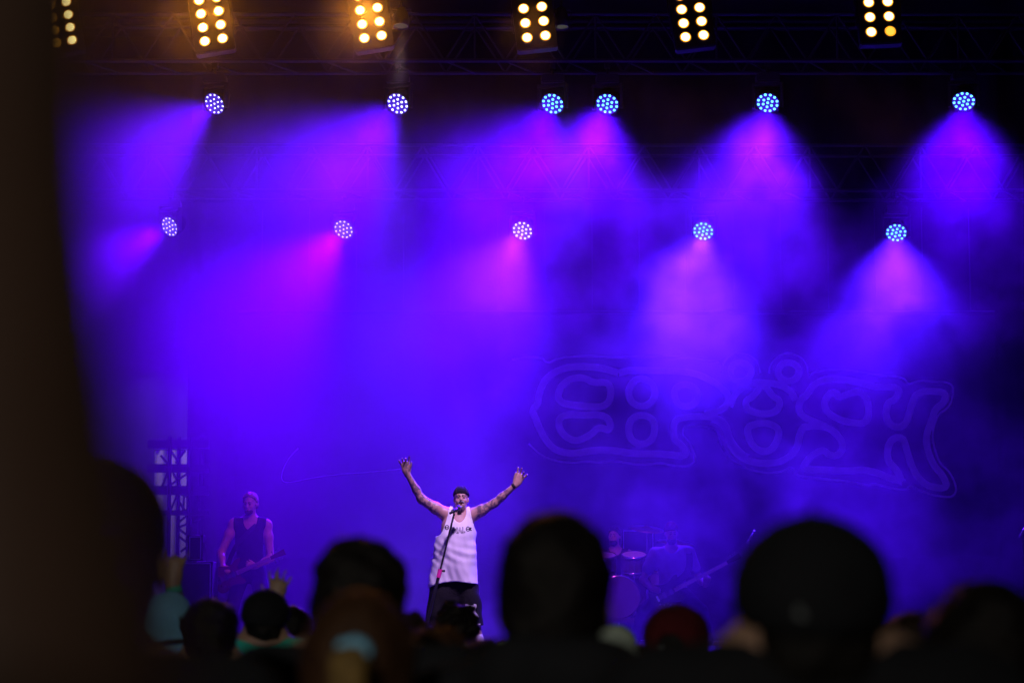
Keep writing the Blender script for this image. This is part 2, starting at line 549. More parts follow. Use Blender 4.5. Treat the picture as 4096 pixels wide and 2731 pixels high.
class Sdf:
    def __init__(self):
        self.prims = []
    def cap(self, a, b, ra, rb=None, k=0.03, flat=None, fs=1.0):
        """tapered capsule; flat = direction in which it is thinned by fs"""
        self.prims.append(('cap', Vector(a), Vector(b), ra, ra if rb is None else rb, k, None if flat is None else Vector(flat).normalized(), fs, 1))
        return self
    def ell(self, c, r, rot=None, k=0.03, sign=1):
        self.prims.append(('ell', Vector(c), r, rot, None, k, None, 1.0, sign))
        return self
    def cut(self, c, r, rot=None, k=0.01):
        return self.ell(c, r, rot, k, -1)
    def extend(self, other):
        self.prims += other.prims
        return self
    def bounds(self, pad):
        lo = np.array([1e9] * 3); hi = -lo
        for p in self.prims:
            if p[8] < 0: continue
            l, h = self._bb(p)
            lo = np.minimum(lo, l); hi = np.maximum(hi, h)
        return lo - pad, hi + pad
    @staticmethod
    def _bb(p):
        if p[0] == 'cap':
            r = max(p[3], p[4]); a = np.array(p[1]); b = np.array(p[2])
            return np.minimum(a, b) - r, np.maximum(a, b) + r
        r = max(p[2]); c = np.array(p[1])
        return c - r, c + r
    def build(self, name, voxel, mat, parent, offset=0.0, clip=None, noise=None, smooth=True, bounds=None):
        lo, hi = self.bounds(offset + voxel * 3 + 0.01) if bounds is None else bounds
        n = np.ceil((hi - lo) / voxel).astype(int) + 1
        F = np.full(n, 0.25, np.float32)
        for p in self.prims:
            l, h = self._bb(p)
            pad = p[5] * 1.2 + offset + voxel * 2.5
            i0 = np.maximum(np.floor((l - pad - lo) / voxel).astype(int), 0)
            i1 = np.minimum(np.ceil((h + pad - lo) / voxel).astype(int) + 1, n)
            if np.any(i1 <= i0): continue
            ax = [lo[i] + voxel * np.arange(i0[i], i1[i], dtype=np.float32) for i in range(3)]
            X, Y, Z = np.meshgrid(*ax, indexing='ij', sparse=True)
            sl = tuple(slice(i0[i], i1[i]) for i in range(3))
            if p[0] == 'cap':
                a, b, ra, rb, flat, fs = p[1], p[2], p[3], p[4], p[6], p[7]
                qx, qy, qz = X - a.x, Y - a.y, Z - a.z
                d = b - a
                L2 = max(d.length_squared, 1e-9)
                t = np.clip((qx * d.x + qy * d.y + qz * d.z) / L2, 0, 1)
                qx, qy, qz = qx - t * d.x, qy - t * d.y, qz - t * d.z
                rr = ra + (rb - ra) * t
                if flat is not None:
                    s = qx * flat.x + qy * flat.y + qz * flat.z
                    e = 1.0 / fs - 1.0
                    qx, qy, qz = qx + e * s * flat.x, qy + e * s * flat.y, qz + e * s * flat.z
                dist = np.sqrt(qx * qx + qy * qy + qz * qz) - rr
                if flat is not None: dist = dist * (0.5 + 0.5 * fs)
            else:
                c, r, rot = p[1], p[2], p[3]
                qx, qy, qz = X - c.x, Y - c.y, Z - c.z
                if rot is not None:
                    m = rot.transposed()
                    qx, qy, qz = (m[0][0] * qx + m[0][1] * qy + m[0][2] * qz,
                                  m[1][0] * qx + m[1][1] * qy + m[1][2] * qz,
                                  m[2][0] * qx + m[2][1] * qy + m[2][2] * qz)
                k0 = np.sqrt((qx / r[0]) ** 2 + (qy / r[1]) ** 2 + (qz / r[2]) ** 2)
                k1 = np.sqrt((qx / r[0] ** 2) ** 2 + (qy / r[1] ** 2) ** 2 + (qz / r[2] ** 2) ** 2) + 1e-6
                dist = np.where(k0 < 0.05, -min(r), k0 * (k0 - 1.0) / k1)
            if p[8] > 0:
                F[sl] = _smin(F[sl], dist.astype(np.float32), p[5])
            else:
                F[sl] = -_smin(-F[sl], dist.astype(np.float32), p[5])
        F -= offset
        ax = [lo[i] + voxel * np.arange(n[i], dtype=np.float32) for i in range(3)]
        X, Y, Z = np.meshgrid(*ax, indexing='ij', sparse=True)
        if noise is not None:
            F += noise(X, Y, Z).astype(np.float32)
        if clip is not None:
            F = np.maximum(F, clip(X, Y, Z).astype(np.float32))
        F[0], F[-1] = 1, 1; F[:, 0], F[:, -1] = 1, 1; F[:, :, 0], F[:, :, -1] = 1, 1
        V_, Q_ = surface_nets(F)
        V_ = V_ * voxel + lo
        me = bpy.data.meshes.new(name)
        me.from_pydata(V_.tolist(), [], Q_.tolist())
        me.update()
        if smooth:
            me.polygons.foreach_set('use_smooth', [True] * len(me.polygons))
        return mesh_obj(name, me, mat, parent)

_C = [(i, j, k) for i in (0, 1) for j in (0, 1) for k in (0, 1)]
_E = [(a, b) for a in range(8) for b in range(a + 1, 8) if sum(abs(_C[a][q] - _C[b][q]) for q in range(3)) == 1]
def surface_nets(F):
    S = F < 0
    cnt = np.zeros(tuple(np.array(F.shape) - 1), np.int8)
    for i, j, k in _C:
        cnt += S[i:F.shape[0] - 1 + i, j:F.shape[1] - 1 + j, k:F.shape[2] - 1 + k]
    idx = np.argwhere((cnt > 0) & (cnt < 8))
    ids = np.full(cnt.shape, -1, np.int32)
    ids[tuple(idx.T)] = np.arange(len(idx))
    f = [F[idx[:, 0] + c[0], idx[:, 1] + c[1], idx[:, 2] + c[2]] for c in _C]
    acc = np.zeros((len(idx), 3)); num = np.zeros(len(idx))
    for a, b in _E:
        m = (f[a] < 0) != (f[b] < 0)
        den = np.where(m, f[a] - f[b], 1.0)
        t = np.where(m, f[a] / den, 0)
        ca, cb = np.array(_C[a], float), np.array(_C[b], float)
        acc += np.where(m[:, None], ca + t[:, None] * (cb - ca), 0)
        num += m
    V_ = idx + acc / num[:, None]
    quads = []
    for axis in range(3):
        u, v = [(1, 2), (2, 0), (0, 1)][axis]
        sl0 = [slice(None)] * 3; sl1 = [slice(None)] * 3
        sl0[axis] = slice(0, -1); sl1[axis] = slice(1, None)
        A, B = S[tuple(sl0)], S[tuple(sl1)]
        e = np.argwhere(A != B)
        if len(e) == 0: continue
        e = e[(e[:, u] > 0) & (e[:, v] > 0) & (e[:, u] < F.shape[u] - 1) & (e[:, v] < F.shape[v] - 1)]
        flip = A[tuple(e.T)]
        q = []
        for du, dv in ((-1, -1), (0, -1), (0, 0), (-1, 0)):
            c = e.copy(); c[:, u] += du; c[:, v] += dv
            q.append(ids[tuple(c.T)])
        q = np.stack(q, 1)
        q[~flip] = q[~flip][:, ::-1]
        quads.append(q)
    return V_, np.concatenate(quads)

def fold_noise(amp, s, seed=0, stretch=(1, 1, 1)):
    r = np.random.default_rng(seed)
    ws = r.normal(size=(6, 3)) * s * np.array(stretch)
    ph = r.uniform(0, 6.28, 6)
    def f(X, Y, Z):
        o = 0
        for w, p in zip(ws, ph):
            o = o + np.sin(X * w[0] + Y * w[1] + Z * w[2] + p)
        return o * (amp / 2.4)
    return f

# ------------------------------------------------------------------ body pieces
def frame(fwd, up):
    f = Vector(fwd).normalized(); u = Vector(up)
    r = f.cross(u).normalized(); u = r.cross(f).normalized()
    return Matrix((r, f, u)).transposed()      # columns: right, forward, up

def head_sdf(s, c, Rm, sc=1.0, mouth=0.0, face=True):
    """head centred at c (middle of the skull)"""
    T = lambda x, y, z: Vector(c) + Rm @ (Vector((x, y, z)) * sc)
    s.ell(T(0, -0.012, 0.03), (0.076 * sc, 0.098 * sc, 0.092 * sc), Rm, 0.02)
    s.ell(T(0, 0.032, -0.04), (0.062 * sc, 0.064 * sc, 0.085 * sc), Rm, 0.03)
    s.ell(T(0, 0.052, -0.098), (0.043 * sc, 0.042 * sc, 0.03 * sc), Rm, 0.03)
    for e in (-1, 1):
        s.ell(T(e * 0.079, -0.008, -0.02), (0.010 * sc, 0.020 * sc, 0.033 * sc), Rm, 0.008)
    if face:
        s.cap(T(0, 0.096, 0.0), T(0, 0.114, -0.040), 0.008 * sc, 0.014 * sc, 0.012)
        s.cap(T(-0.04, 0.080, 0.018), T(0.04, 0.080, 0.018), 0.012 * sc, None, 0.015)
        for e in (-1, 1):
            s.cut(T(e * 0.031, 0.103, -0.006), (0.019 * sc, 0.016 * sc, 0.012 * sc), Rm, 0.012)
            s.ell(T(e * 0.031, 0.083, -0.007), (0.011 * sc,) * 3, Rm, 0.004)
            s.ell(T(e * 0.042, 0.066, -0.045), (0.022 * sc, 0.02 * sc, 0.02 * sc), Rm, 0.02)
        s.cap(T(-0.018, 0.092, -0.069), T(0.018, 0.092, -0.069), 0.008 * sc, None, 0.008)
        s.cap(T(-0.016, 0.090, -0.084 - mouth * 0.6), T(0.016, 0.090, -0.084 - mouth * 0.6), 0.008 * sc, None, 0.008)
        if mouth > 0:
            s.cut(T(0, 0.095, -0.077 - mouth * 0.3), (0.02 * sc, 0.03 * sc, mouth * sc), Rm, 0.006)
    return T

def hand_sdf(s, wrist, d, side, normal, curl=(20, 25, 35, 45), thumb=40, spread=7, sc=1.0, flex=None):
    """hand from wrist along d; side = direction of the thumb; normal = out of the palm"""
    d = Vector(d).normalized(); n = Vector(normal)
    n = (n - d * n.dot(d)).normalized()
    t = Vector(side); t = (t - d * t.dot(d) - n * t.dot(n)).normalized()
    w = Vector(wrist)
    s.cap(w - d * 0.015, w + d * 0.03 * sc, 0.026 * sc, 0.030 * sc, 0.02, n, 0.7)
    s.cap(w + d * 0.035 * sc, w + d * 0.075 * sc, 0.040 * sc, 0.042 * sc, 0.02, n, 0.42)
    lens = (0.072, 0.080, 0.074, 0.058)
    for i in range(4):
        off = (1.5 - i) * 0.021 * sc
        ang = R(spread * (1.5 - i))
        fd = (d * math.cos(ang) + t * math.sin(ang)).normalized()
        p = w + d * (0.088 - 0.004 * abs(i - 1.3)) * sc + t * off
        c = 0.0
        for seg, fr in enumerate((0.45, 0.32, 0.25)):
            c += R(curl[i]) * (0.8 if seg == 0 else 1.0)
            q = fd * math.cos(c) + n * math.sin(c)
            e = p + q * lens[i] * fr * sc
            r = (0.0095, 0.0088, 0.0078)[seg] * sc
            s.cap(p, e, r, r * 0.93, 0.006)
            p = e
    a = R(thumb)
    b0 = w + d * 0.022 * sc + t * 0.026 * sc
    q = d * math.cos(a) + t * math.sin(a) + n * 0.25
    q.normalize()
    e = b0 + q * 0.045 * sc
    s.cap(b0, e, 0.015 * sc, 0.012 * sc, 0.014)
    q2 = (q + d * 0.35).normalized()
    s.cap(e, e + q2 * 0.032 * sc, 0.0112 * sc, 0.009 * sc, 0.006)
    return s

def limb(s, a, b, ra, rb, k=0.03, bulge=0.0):
    a = Vector(a); b = Vector(b)
    if bulge:
        m = a.lerp(b, 0.35)
        s.cap(a, m, ra, (ra + rb) / 2 + bulge, k); s.cap(m, b, (ra + rb) / 2 + bulge, rb, k)
    else:
        s.cap(a, b, ra, rb, k)

def torso_sdf(s, neck, shL, shR, hip, fwd, w=1.0, belly=0.0):
    neck, shL, shR, hip, fwd = map(Vector, (neck, shL, shR, hip, fwd))
    fwd.normalize()
    mid = (shL + shR) / 2
    sx = (shR - shL).normalized()
    half = (shR - shL).length / 2
    ax = (mid - hip)
    up = ax.normalized()
    f2 = (fwd - up * fwd.dot(up)).normalized()
    Rm = Matrix((sx, f2, up)).transposed()
    if Rm.determinant() < 0:
        Rm = Matrix((-sx, f2, up)).transposed()
    L = ax.length
    s.ell(mid - up * 0.15 * L / 0.5 + f2 * 0.01, (0.165 * w, 0.115 * w, 0.21), Rm, 0.05)
    s.ell(mid - up * 0.035, (half * 0.95, 0.075, 0.085), Rm, 0.05)
    s.ell(hip + up * 0.17 + f2 * (0.005 + belly), (0.150 * w + belly * 0.5, 0.105 * w + belly, 0.17), Rm, 0.05)
    s.ell(hip + up * 0.01, (0.168 * w, 0.115 * w, 0.13), Rm, 0.05)
    for e, sh in ((-1, shL), (1, shR)):
        s.cap(neck + up * 0.02, sh.lerp(neck, 0.15) + up * 0.015, 0.045, 0.052, 0.05)
        s.ell(sh, (0.062, 0.062, 0.066), None, 0.04)
    return Rm
# ------------------------------------------------------------------ people materials
def mat_hair(name, color, rough=0.45):
    m = mat_plain(name, color, rough, noise=0.5, nscale=40, bump=0.35, bscale=220, spec=0.15)
    return m
M['skin'] = mat_plain('skin', (0.36, 0.21, 0.14), 0.5, noise=0.08, nscale=20, bump=0.1)
M['skin_tan'] = mat_plain('skin_tan', (0.22, 0.12, 0.08), 0.5, noise=0.08, nscale=20, bump=0.1)
M['hair_black'] = mat_hair('hair_black', (0.008, 0.006, 0.005))
M['hair_brown'] = mat_hair('hair_brown', (0.05, 0.022, 0.010))
M['hair_dark_brown'] = mat_hair('hair_dark_brown', (0.02, 0.010, 0.006))
M['hair_blond'] = mat_hair('hair_blond', (0.20, 0.12, 0.035))
M['hair_fair'] = mat_hair('hair_fair', (0.22, 0.14, 0.07))
M['hair_grey'] = mat_hair('hair_grey', (0.35, 0.33, 0.31))
def fabric(name, c, rough=0.9, bump=0.35):
    return mat_plain(name, c, rough, noise=0.15, nscale=14, bump=bump, bscale=55, spec=0.12)
M['cloth_black'] = fabric('black_cotton', (0.012, 0.012, 0.014))
M['cloth_white'] = fabric('white_cotton', (0.75, 0.75, 0.75))
M['cloth_navy'] = fabric('dark_denim', (0.02, 0.024, 0.04))
M['cloth_teal'] = fabric('teal_cotton', (0.03, 0.42, 0.30))
M['cloth_paleblue'] = fabric('pale_blue_cotton', (0.26, 0.66, 0.98))
M['cloth_grey'] = fabric('pale_grey_green_cotton', (0.42, 0.48, 0.40))
M['cloth_green'] = fabric('pale_green_cotton', (0.40, 0.62, 0.32))
M['cloth_red'] = fabric('dark_red_cotton', (0.06, 0.006, 0.008))
M['cloth_brown'] = fabric('brown_cotton', (0.06, 0.035, 0.02))
M['cloth_char'] = fabric('charcoal_cotton', (0.03, 0.03, 0.032))
M['scrunchie'] = fabric('pale_blue_velvet', (0.20, 0.50, 0.70))
M['shoe'] = mat_plain('shoe_rubber', (0.03, 0.03, 0.03), 0.6)
M['badge'] = mat_plain('badge_thread', (0.10, 0.11, 0.11), 0.8)
# ================================================================== the band's banner on the back wall
YBAN = Y_BACK + 0.3
M['banner_cloth'] = mat_plain('banner_cloth', (0.012, 0.012, 0.016), 0.9, noise=0.2, nscale=2, bump=0.2, bscale=10)
M['banner_print'] = mat_plain('banner_print', (0.78, 0.75, 0.78), 0.85, noise=0.12, nscale=6)
def chaikin(p, n=2, closed=False):
    for _ in range(n):
        q = []
        m = len(p)
        rng_ = range(m) if closed else range(m - 1)
        if not closed: q.append(p[0])
        for i in rng_:
            a, b = p[i], p[(i + 1) % m]
            q.append((a[0] * .75 + b[0] * .25, a[1] * .75 + b[1] * .25))
            q.append((a[0] * .25 + b[0] * .75, a[1] * .25 + b[1] * .75))
        if not closed: q.append(p[-1])
        p = q
    return p

banner = empty('banner', P(2500, 1780, YBAN))
tag(banner, 'dark backdrop banner with pale outlined ornate lettering behind the band', 'banner')
bo = Vector(banner.location)
bm = bmesh.new()
pa, pb = P(950, 1250, YBAN), P(4000, 2230, YBAN)
nx, nz = 60, 20
grid = [[bm.verts.new((pa.x + (pb.x - pa.x) * i / nx - bo.x, 0.012 * math.sin(i * 0.8) + 0.006 * math.sin(i * 1.7 + j * 0.4), pb.z + (pa.z - pb.z) * j / nz - bo.z)) for j in range(nz + 1)] for i in range(nx + 1)]
for i in range(nx):
    for j in range(nz):
        bm.faces.new((grid[i][j], grid[i + 1][j], grid[i + 1][j + 1], grid[i][j + 1]))
bm_obj('cloth', bm, M['banner_cloth'], banner, True)
tube_obj('hanging_pipe', (pa.x - bo.x, 0, pa.z - bo.z), (pb.x - bo.x, 0, pa.z - bo.z), 0.03, M['black_metal'], banner)
for i in range(16):
    xx = pa.x + (pb.x - pa.x) * (i + 0.5) / 16 - bo.x
    tube_obj('tie_cord', (xx, 0.0, pa.z - bo.z), (xx, 0.02, pa.z - bo.z + 1.6), 0.008, M['black_metal'], banner, 6)

_bk = [0]
def ribbon(pts, w_px, closed, s, ox, oy, name='letter_outline'):
    pts = [(ox + x / s, oy + y / s) for x, y in pts]
    pts = chaikin(pts, 3 if len(pts) < 60 else 2, closed)
    Q = []
    for x, y in pts:
        p = P(x, y, YBAN)
        Q.append((p.x - bo.x, p.z - bo.z))
    Q = np.array(Q)
    w = w_px / (FPX / YBAN) / 2
    if closed:
        T = np.roll(Q, -1, 0) - np.roll(Q, 1, 0)
    else:
        T = np.gradient(Q, axis=0)
    T /= (np.linalg.norm(T, axis=1)[:, None] + 1e-9)
    N = np.stack([-T[:, 1], T[:, 0]], 1)
    L, Rr = Q + N * w, Q - N * w
    _bk[0] += 1
    y = -0.028 - 0.0022 * (_bk[0] % 12)
    bm = bmesh.new()
    va = [bm.verts.new((a[0], y, a[1])) for a in L]
    vb = [bm.verts.new((a[0], y, a[1])) for a in Rr]
    m = len(va)
    for i in range(m if closed else m - 1):
        j = (i + 1) % m
        bm.faces.new((va[i], va[j], vb[j], vb[i]))
    return bm_obj(name, bm, M['banner_print'], banner)

W1, W2 = 28, 8
z8 = (2.24, 2850, 1350)
z7 = (2.476, 2050, 1350)
z6 = (1.96, 1000, 1350)
ribbon([(0, 730), (80, 760), (130, 850), (150, 960), (220, 1050), (330, 1110), (470, 1130), (600, 1115), (700, 1060), (760, 980), (775, 880), (800, 810), (850, 795), (940, 790), (1020, 800), (1100, 850), (1160, 930), (1165, 1010), (1110, 1060), (1040, 1050), (990, 1000), (880, 1060), (830, 1120), (800, 1180), (1000, 1185), (1230, 1195), (1330, 1180), (1480, 1210), (1560, 1250), (1700, 1290)], W1, False, *z8)
ribbon([(320, 790), (450, 760), (560, 785), (600, 850), (570, 940), (520, 1010), (450, 1025), (380, 990), (330, 920), (310, 840)], W1, True, *z8)
ribbon([(440, 400), (400, 480), (350, 540), (300, 560), (295, 620), (340, 660), (450, 690), (560, 670), (600, 620), (600, 560), (540, 530), (490, 460)], W1, True, *z8)
for cx in (250, 678):
    ribbon([(cx + 95 * math.cos(a), 308 + 85 * math.sin(a)) for a in [2 * math.pi * i / 16 for i in range(16)]], W1, True, *z8)
    ribbon([(cx + 175 * math.cos(a), 320 + 178 * math.sin(a)) for a in [math.pi * (1 + i / 12) for i in range(13)]], W2, False, *z8)
ribbon([(150, 620), (200, 500), (300, 420), (440, 400), (600, 420), (700, 480), (740, 560)], W1, False, *z8)
ribbon([(860, 340), (930, 300), (1100, 285), (1300, 305), (1480, 340), (1650, 350), (1720, 370), (1750, 430), (1830, 385), (2000, 395), (2110, 405), (2160, 450), (2130, 600), (2080, 650), (2010, 690), (1960, 870), (1980, 980), (2030, 1130), (2110, 1190), (2170, 1300), (2180, 1390), (2120, 1440), (1880, 1390), (1780, 1320), (1730, 1365), (1600, 1350), (1460, 1310), (1380, 1325), (1200, 1285), (1050, 1275), (760, 1240), (725, 1200), (720, 1150), (620, 1205), (480, 1215), (320, 1185), (170, 1100), (90, 1000), (50, 900), (40, 830), (-40, 805)], W2, False, *z8)
ribbon([(1450, 440), (1300, 400), (1150, 375), (1000, 372), (890, 430), (840, 520), (780, 560), (765, 650), (810, 710), (900, 750), (1020, 800)], W1, False, *z8)
ribbon([(1000, 560), (1050, 495), (1110, 495), (1130, 540), (1230, 500), (1310, 480), (1380, 540), (1395, 630), (1390, 720), (1360, 765), (1280, 770), (1150, 745), (1050, 690), (1005, 640)], W1, True, *z8)
ribbon([(1450, 440), (1690, 445), (1640, 560), (1560, 580), (1550, 720), (1600, 790), (1680, 810), (1740, 760), (1780, 600), (1830, 480), (2090, 480), (2080, 580), (1990, 640), (1960, 750), (1910, 880), (1920, 1000), (1980, 1150), (2060, 1230), (2110, 1350), (1950, 1340), (1850, 1270), (1790, 1170), (1740, 1020), (1710, 900), (1640, 890), (1570, 950), (1560, 1100), (1640, 1170), (1700, 1290)], W1, False, *z8)
ribbon([(1050, 350), (880, 300), (650, 285), (480, 310), (360, 380), (290, 470), (260, 580), (250, 660), (190, 720), (230, 800), (265, 900), (330, 1020), (430, 1120), (580, 1150), (720, 1130), (860, 1110), (1030, 1120), (1200, 1150), (1480, 1150), (1740, 1180), (1680, 1060), (1600, 1020), (1590, 860), (1640, 790), (1900, 775), (2050, 800), (2120, 880), (2140, 1000), (2250, 1140), (2330, 1185)], W1, False, *z7)
ribbon([(450, 560), (490, 460), (600, 400), (720, 400), (800, 450), (940, 440), (980, 520), (960, 640), (880, 690), (700, 680), (520, 660), (460, 620)], W1, True, *z7)
ribbon([(460, 790), (560, 760), (720, 770), (860, 760), (960, 800), (970, 930), (860, 880), (780, 960), (640, 1030), (530, 990), (460, 900)], W1, True, *z7)
ribbon([(1180, 440), (1270, 400), (1380, 440), (1420, 560), (1370, 650), (1280, 690), (1180, 650), (1140, 550)], W1, True, *z7)
ribbon([(1150, 860), (1190, 790), (1280, 765), (1370, 790), (1410, 860), (1400, 980), (1350, 1040), (1270, 1060), (1190, 1030), (1150, 960)], W1, True, *z7)
ribbon([(1590, 520), (1680, 460), (1800, 480), (1850, 580), (1790, 670), (1700, 690), (1620, 650)], W1, True, *z7)
ribbon([(1050, 350), (1200, 320), (1400, 330), (1600, 330), (1800, 350), (1980, 430), (2120, 540), (2150, 620), (2080, 720), (1900, 760)], W1, False, *z7)
ribbon([(0, 220), (160, 195), (290, 200), (350, 260), (430, 215), (560, 190), (800, 185), (1050, 205), (1200, 190), (1500, 185), (1800, 210), (2050, 240)], W2, False, *z7)
ribbon([(160, 1050), (280, 1170), (430, 1225), (600, 1240), (720, 1225), (850, 1240), (1030, 1220), (1130, 1245), (1330, 1260), (1480, 1240), (1560, 1265), (1730, 1280), (1800, 1240), (1810, 1180), (1770, 1070), (1700, 980), (1680, 960), (1690, 890), (1720, 875), (1880, 870), (2010, 910), (2035, 960), (2060, 1080), (2170, 1230), (2310, 1290)], W2, False, *z7)
# barely readable beginning of the word, deep in the smoke
ribbon([(1180, 1030), (880, 1060), (700, 1070), (480, 1100), (300, 1140), (252, 1125), (250, 1060), (300, 950), (380, 870)], 3, False, *z6)
# ================================================================== the band
from mathutils.bvhtree import BVHTree

def projector(o, origin):
    """drop points along +y onto the front of a garment"""
    dg = [v.co.copy() for v in o.data.vertices]
    tree = BVHTree.FromPolygons(dg, [list(p.vertices) for p in o.data.polygons])
    def f(x, z, lift=0.004):
        hit = tree.ray_cast(Vector((x, -3, z)), Vector((0, 1, 0)))
        return Vector((x, (hit[0].y if hit[0] else 0) - lift, z))
    return f

def flat_ribbon(bm, pts, w, proj, lift, closed=False):
    Q = np.array(pts, float)
    T = (np.roll(Q, -1, 0) - np.roll(Q, 1, 0)) if closed else np.gradient(Q, axis=0)
    T /= (np.linalg.norm(T, axis=1)[:, None] + 1e-9)
    N = np.stack([-T[:, 1], T[:, 0]], 1)
    a = [bm.verts.new(proj(*p, lift)) for p in Q + N * w / 2]
    b = [bm.verts.new(proj(*p, lift)) for p in Q - N * w / 2]
    m = len(a)
    for i in range(m if closed else m - 1):
        j = (i + 1) % m
        bm.faces.new((a[i], a[j], b[j], b[i]))

def person_root(x, y, label):
    r = empty('person', (x, y, Z0))
    tag(r, label, 'person')
    return r

M['skin_singer'] = mat_plain('inked_skin', (0.45, 0.27, 0.20), 0.45, bump=0.1)
_nt = M['skin_singer'].node_tree
_tc = _nt.nodes.new('ShaderNodeTexCoord'); _sp2 = _nt.nodes.new('ShaderNodeSeparateXYZ')
_nt.links.new(_tc.outputs['Object'], _sp2.inputs[0])
_ab = _nt.nodes.new('ShaderNodeMath'); _ab.operation = 'ABSOLUTE'; _nt.links.new(_sp2.outputs[0], _ab.inputs[0])
_gt = _nt.nodes.new('ShaderNodeMapRange'); _gt.inputs[1].default_value = 0.20; _gt.inputs[2].default_value = 0.24; _nt.links.new(_ab.outputs[0], _gt.inputs[0])
_g2 = _nt.nodes.new('ShaderNodeMapRange'); _g2.inputs[1].default_value = 0.60; _g2.inputs[2].default_value = 0.56; _nt.links.new(_ab.outputs[0], _g2.inputs[0])
_no = _nt.nodes.new('ShaderNodeTexNoise'); _no.inputs['Scale'].default_value = 26; _no.inputs['Detail'].default_value = 4; _nt.links.new(_tc.outputs['Object'], _no.inputs['Vector'])
_mr = _nt.nodes.new('ShaderNodeMapRange'); _mr.inputs[1].default_value = 0.46; _mr.inputs[2].default_value = 0.54; _nt.links.new(_no.outputs['Fac'], _mr.inputs[0])
_m1 = _nt.nodes.new('ShaderNodeMath'); _m1.operation = 'MULTIPLY'; _nt.links.new(_gt.outputs[0], _m1.inputs[0]); _nt.links.new(_g2.outputs[0], _m1.inputs[1])
_m2 = _nt.nodes.new('ShaderNodeMath'); _m2.operation = 'MULTIPLY'; _nt.links.new(_m1.outputs[0], _m2.inputs[0]); _nt.links.new(_mr.outputs[0], _m2.inputs[1])
_mx = _nt.nodes.new('ShaderNodeMix'); _mx.data_type = 'RGBA'
_mx.inputs[6].default_value = (0.45, 0.27, 0.20, 1); _mx.inputs[7].default_value = (0.17, 0.11, 0.11, 1)
_nt.links.new(_m2.outputs[0], _mx.inputs[0]); _nt.links.new(_mx.outputs[2], _nt.nodes['Principled BSDF'].inputs['Base Color'])

def legs_sdf(body, hips, knees, ankles, sc=1.0):
    for hp, kn, an in zip(hips, knees, ankles):
        limb(body, hp, kn, 0.088 * sc, 0.058 * sc, 0.03); limb(body, kn, an, 0.060 * sc, 0.038 * sc, 0.03, 0.004)
def shoe(root, an, fwd, mat='shoe'):
    so = Sdf(); f = Vector(fwd).normalized()
    so.cap(an - f * 0.05 + Vector((0, 0, -0.04)), an + f * 0.16 + Vector((0, 0, -0.052)), 0.048, 0.042, 0.03)
    so.build('shoe', 0.010, M[mat], root, clip=lambda X, Y, Z: 0.004 - Z)

M['eye'] = mat_plain('eye', (0.02, 0.015, 0.015), 0.25)
def face_marks(root, Th, brow_mat):
    for e in (-1, 1):
        ey = Sdf(); ey.ell(Th(e * 0.031, 0.092, -0.008), (0.013, 0.006, 0.0065), None, 0.003)
        ey.build('eye', 0.003, M['eye'], root)
        br = Sdf(); br.cap(Th(e * 0.014, 0.096, 0.014), Th(e * 0.046, 0.082, 0.017), 0.0065, 0.005, 0.004)
        br.build('eyebrow', 0.003, M[brow_mat], root)
# ------------------------------------------------------------------ singer
YS = 27.2
sx0 = P(1825, 2400, YS).x
singer = person_root(sx0, YS, 'singer in white tank top and black cap with both tattooed arms flung up')
SO = Vector((sx0, YS, Z0))
J = lambda px, py, dy=0.0: P(px, py, YS + dy) - SO
FC = (0, -1, 0)
Rh = frame((0, -1, 0.16), (0, 0.16, 1))
hc = J(1845, 1992, -0.02)
body = Sdf()
Th = head_sdf(body, hc, Rh, 0.98, mouth=0.013)
neck = J(1838, 2070, 0.02)
body.cap(Th(0, -0.02, -0.07), neck, 0.062, 0.070, 0.03)
shL, shR = J(1776, 2052, 0.02), J(1898, 2056, 0.02)
hip = J(1818, 2262, 0.02)
torso_sdf(body, neck, shL, shR, hip, FC, 1.15, 0.02)
elL, elR = J(1686, 1996, -0.03), J(1978, 2012, -0.03)
wrL, wrR = J(1628, 1892, -0.12), J(2063, 1938, -0.12)
limb(body, shL, elL, 0.064, 0.050, 0.04, 0.006); limb(body, elL, wrL, 0.048, 0.030, 0.03, 0.005)
limb(body, shR, elR, 0.062, 0.047, 0.04, 0.006); limb(body, elR, wrR, 0.046, 0.029, 0.03, 0.005)
hand_sdf(body, wrL, (-0.22, -0.05, 1), (1, 0, 0), (0, -1, 0.3), (14, 34, 24, 16), 30, 13, 1.22)
hand_sdf(body, wrR, (0.50, -0.05, 0.9), (-1, 0, 0.5), (0, -1, 0.3), (10, 16, 26, 10), 20, 13, 1.22)
hpL, hpR = hip + Vector((-0.10, 0, -0.02)), hip + Vector((0.10, 0, -0.02))
knL, knR = J(1752, 2442, -0.05), J(1888, 2440, -0.05)
anL = Vector((J(1735, 2570).x, 0.0, 0.09)); anR = Vector((J(1920, 2570).x, 0.0, 0.09))
legs_sdf(body, (hpL, hpR), (knL, knR), (anL, anR), 1.05)
for an in (anL, anR):
    body.cap(an + Vector((0, 0.03, -0.045)), an + Vector((0, -0.13, -0.055)), 0.035, 0.026, 0.03)
body.build('body', 0.0065, M['skin_singer'], singer)
face_marks(singer, Th, 'hair_dark_brown')
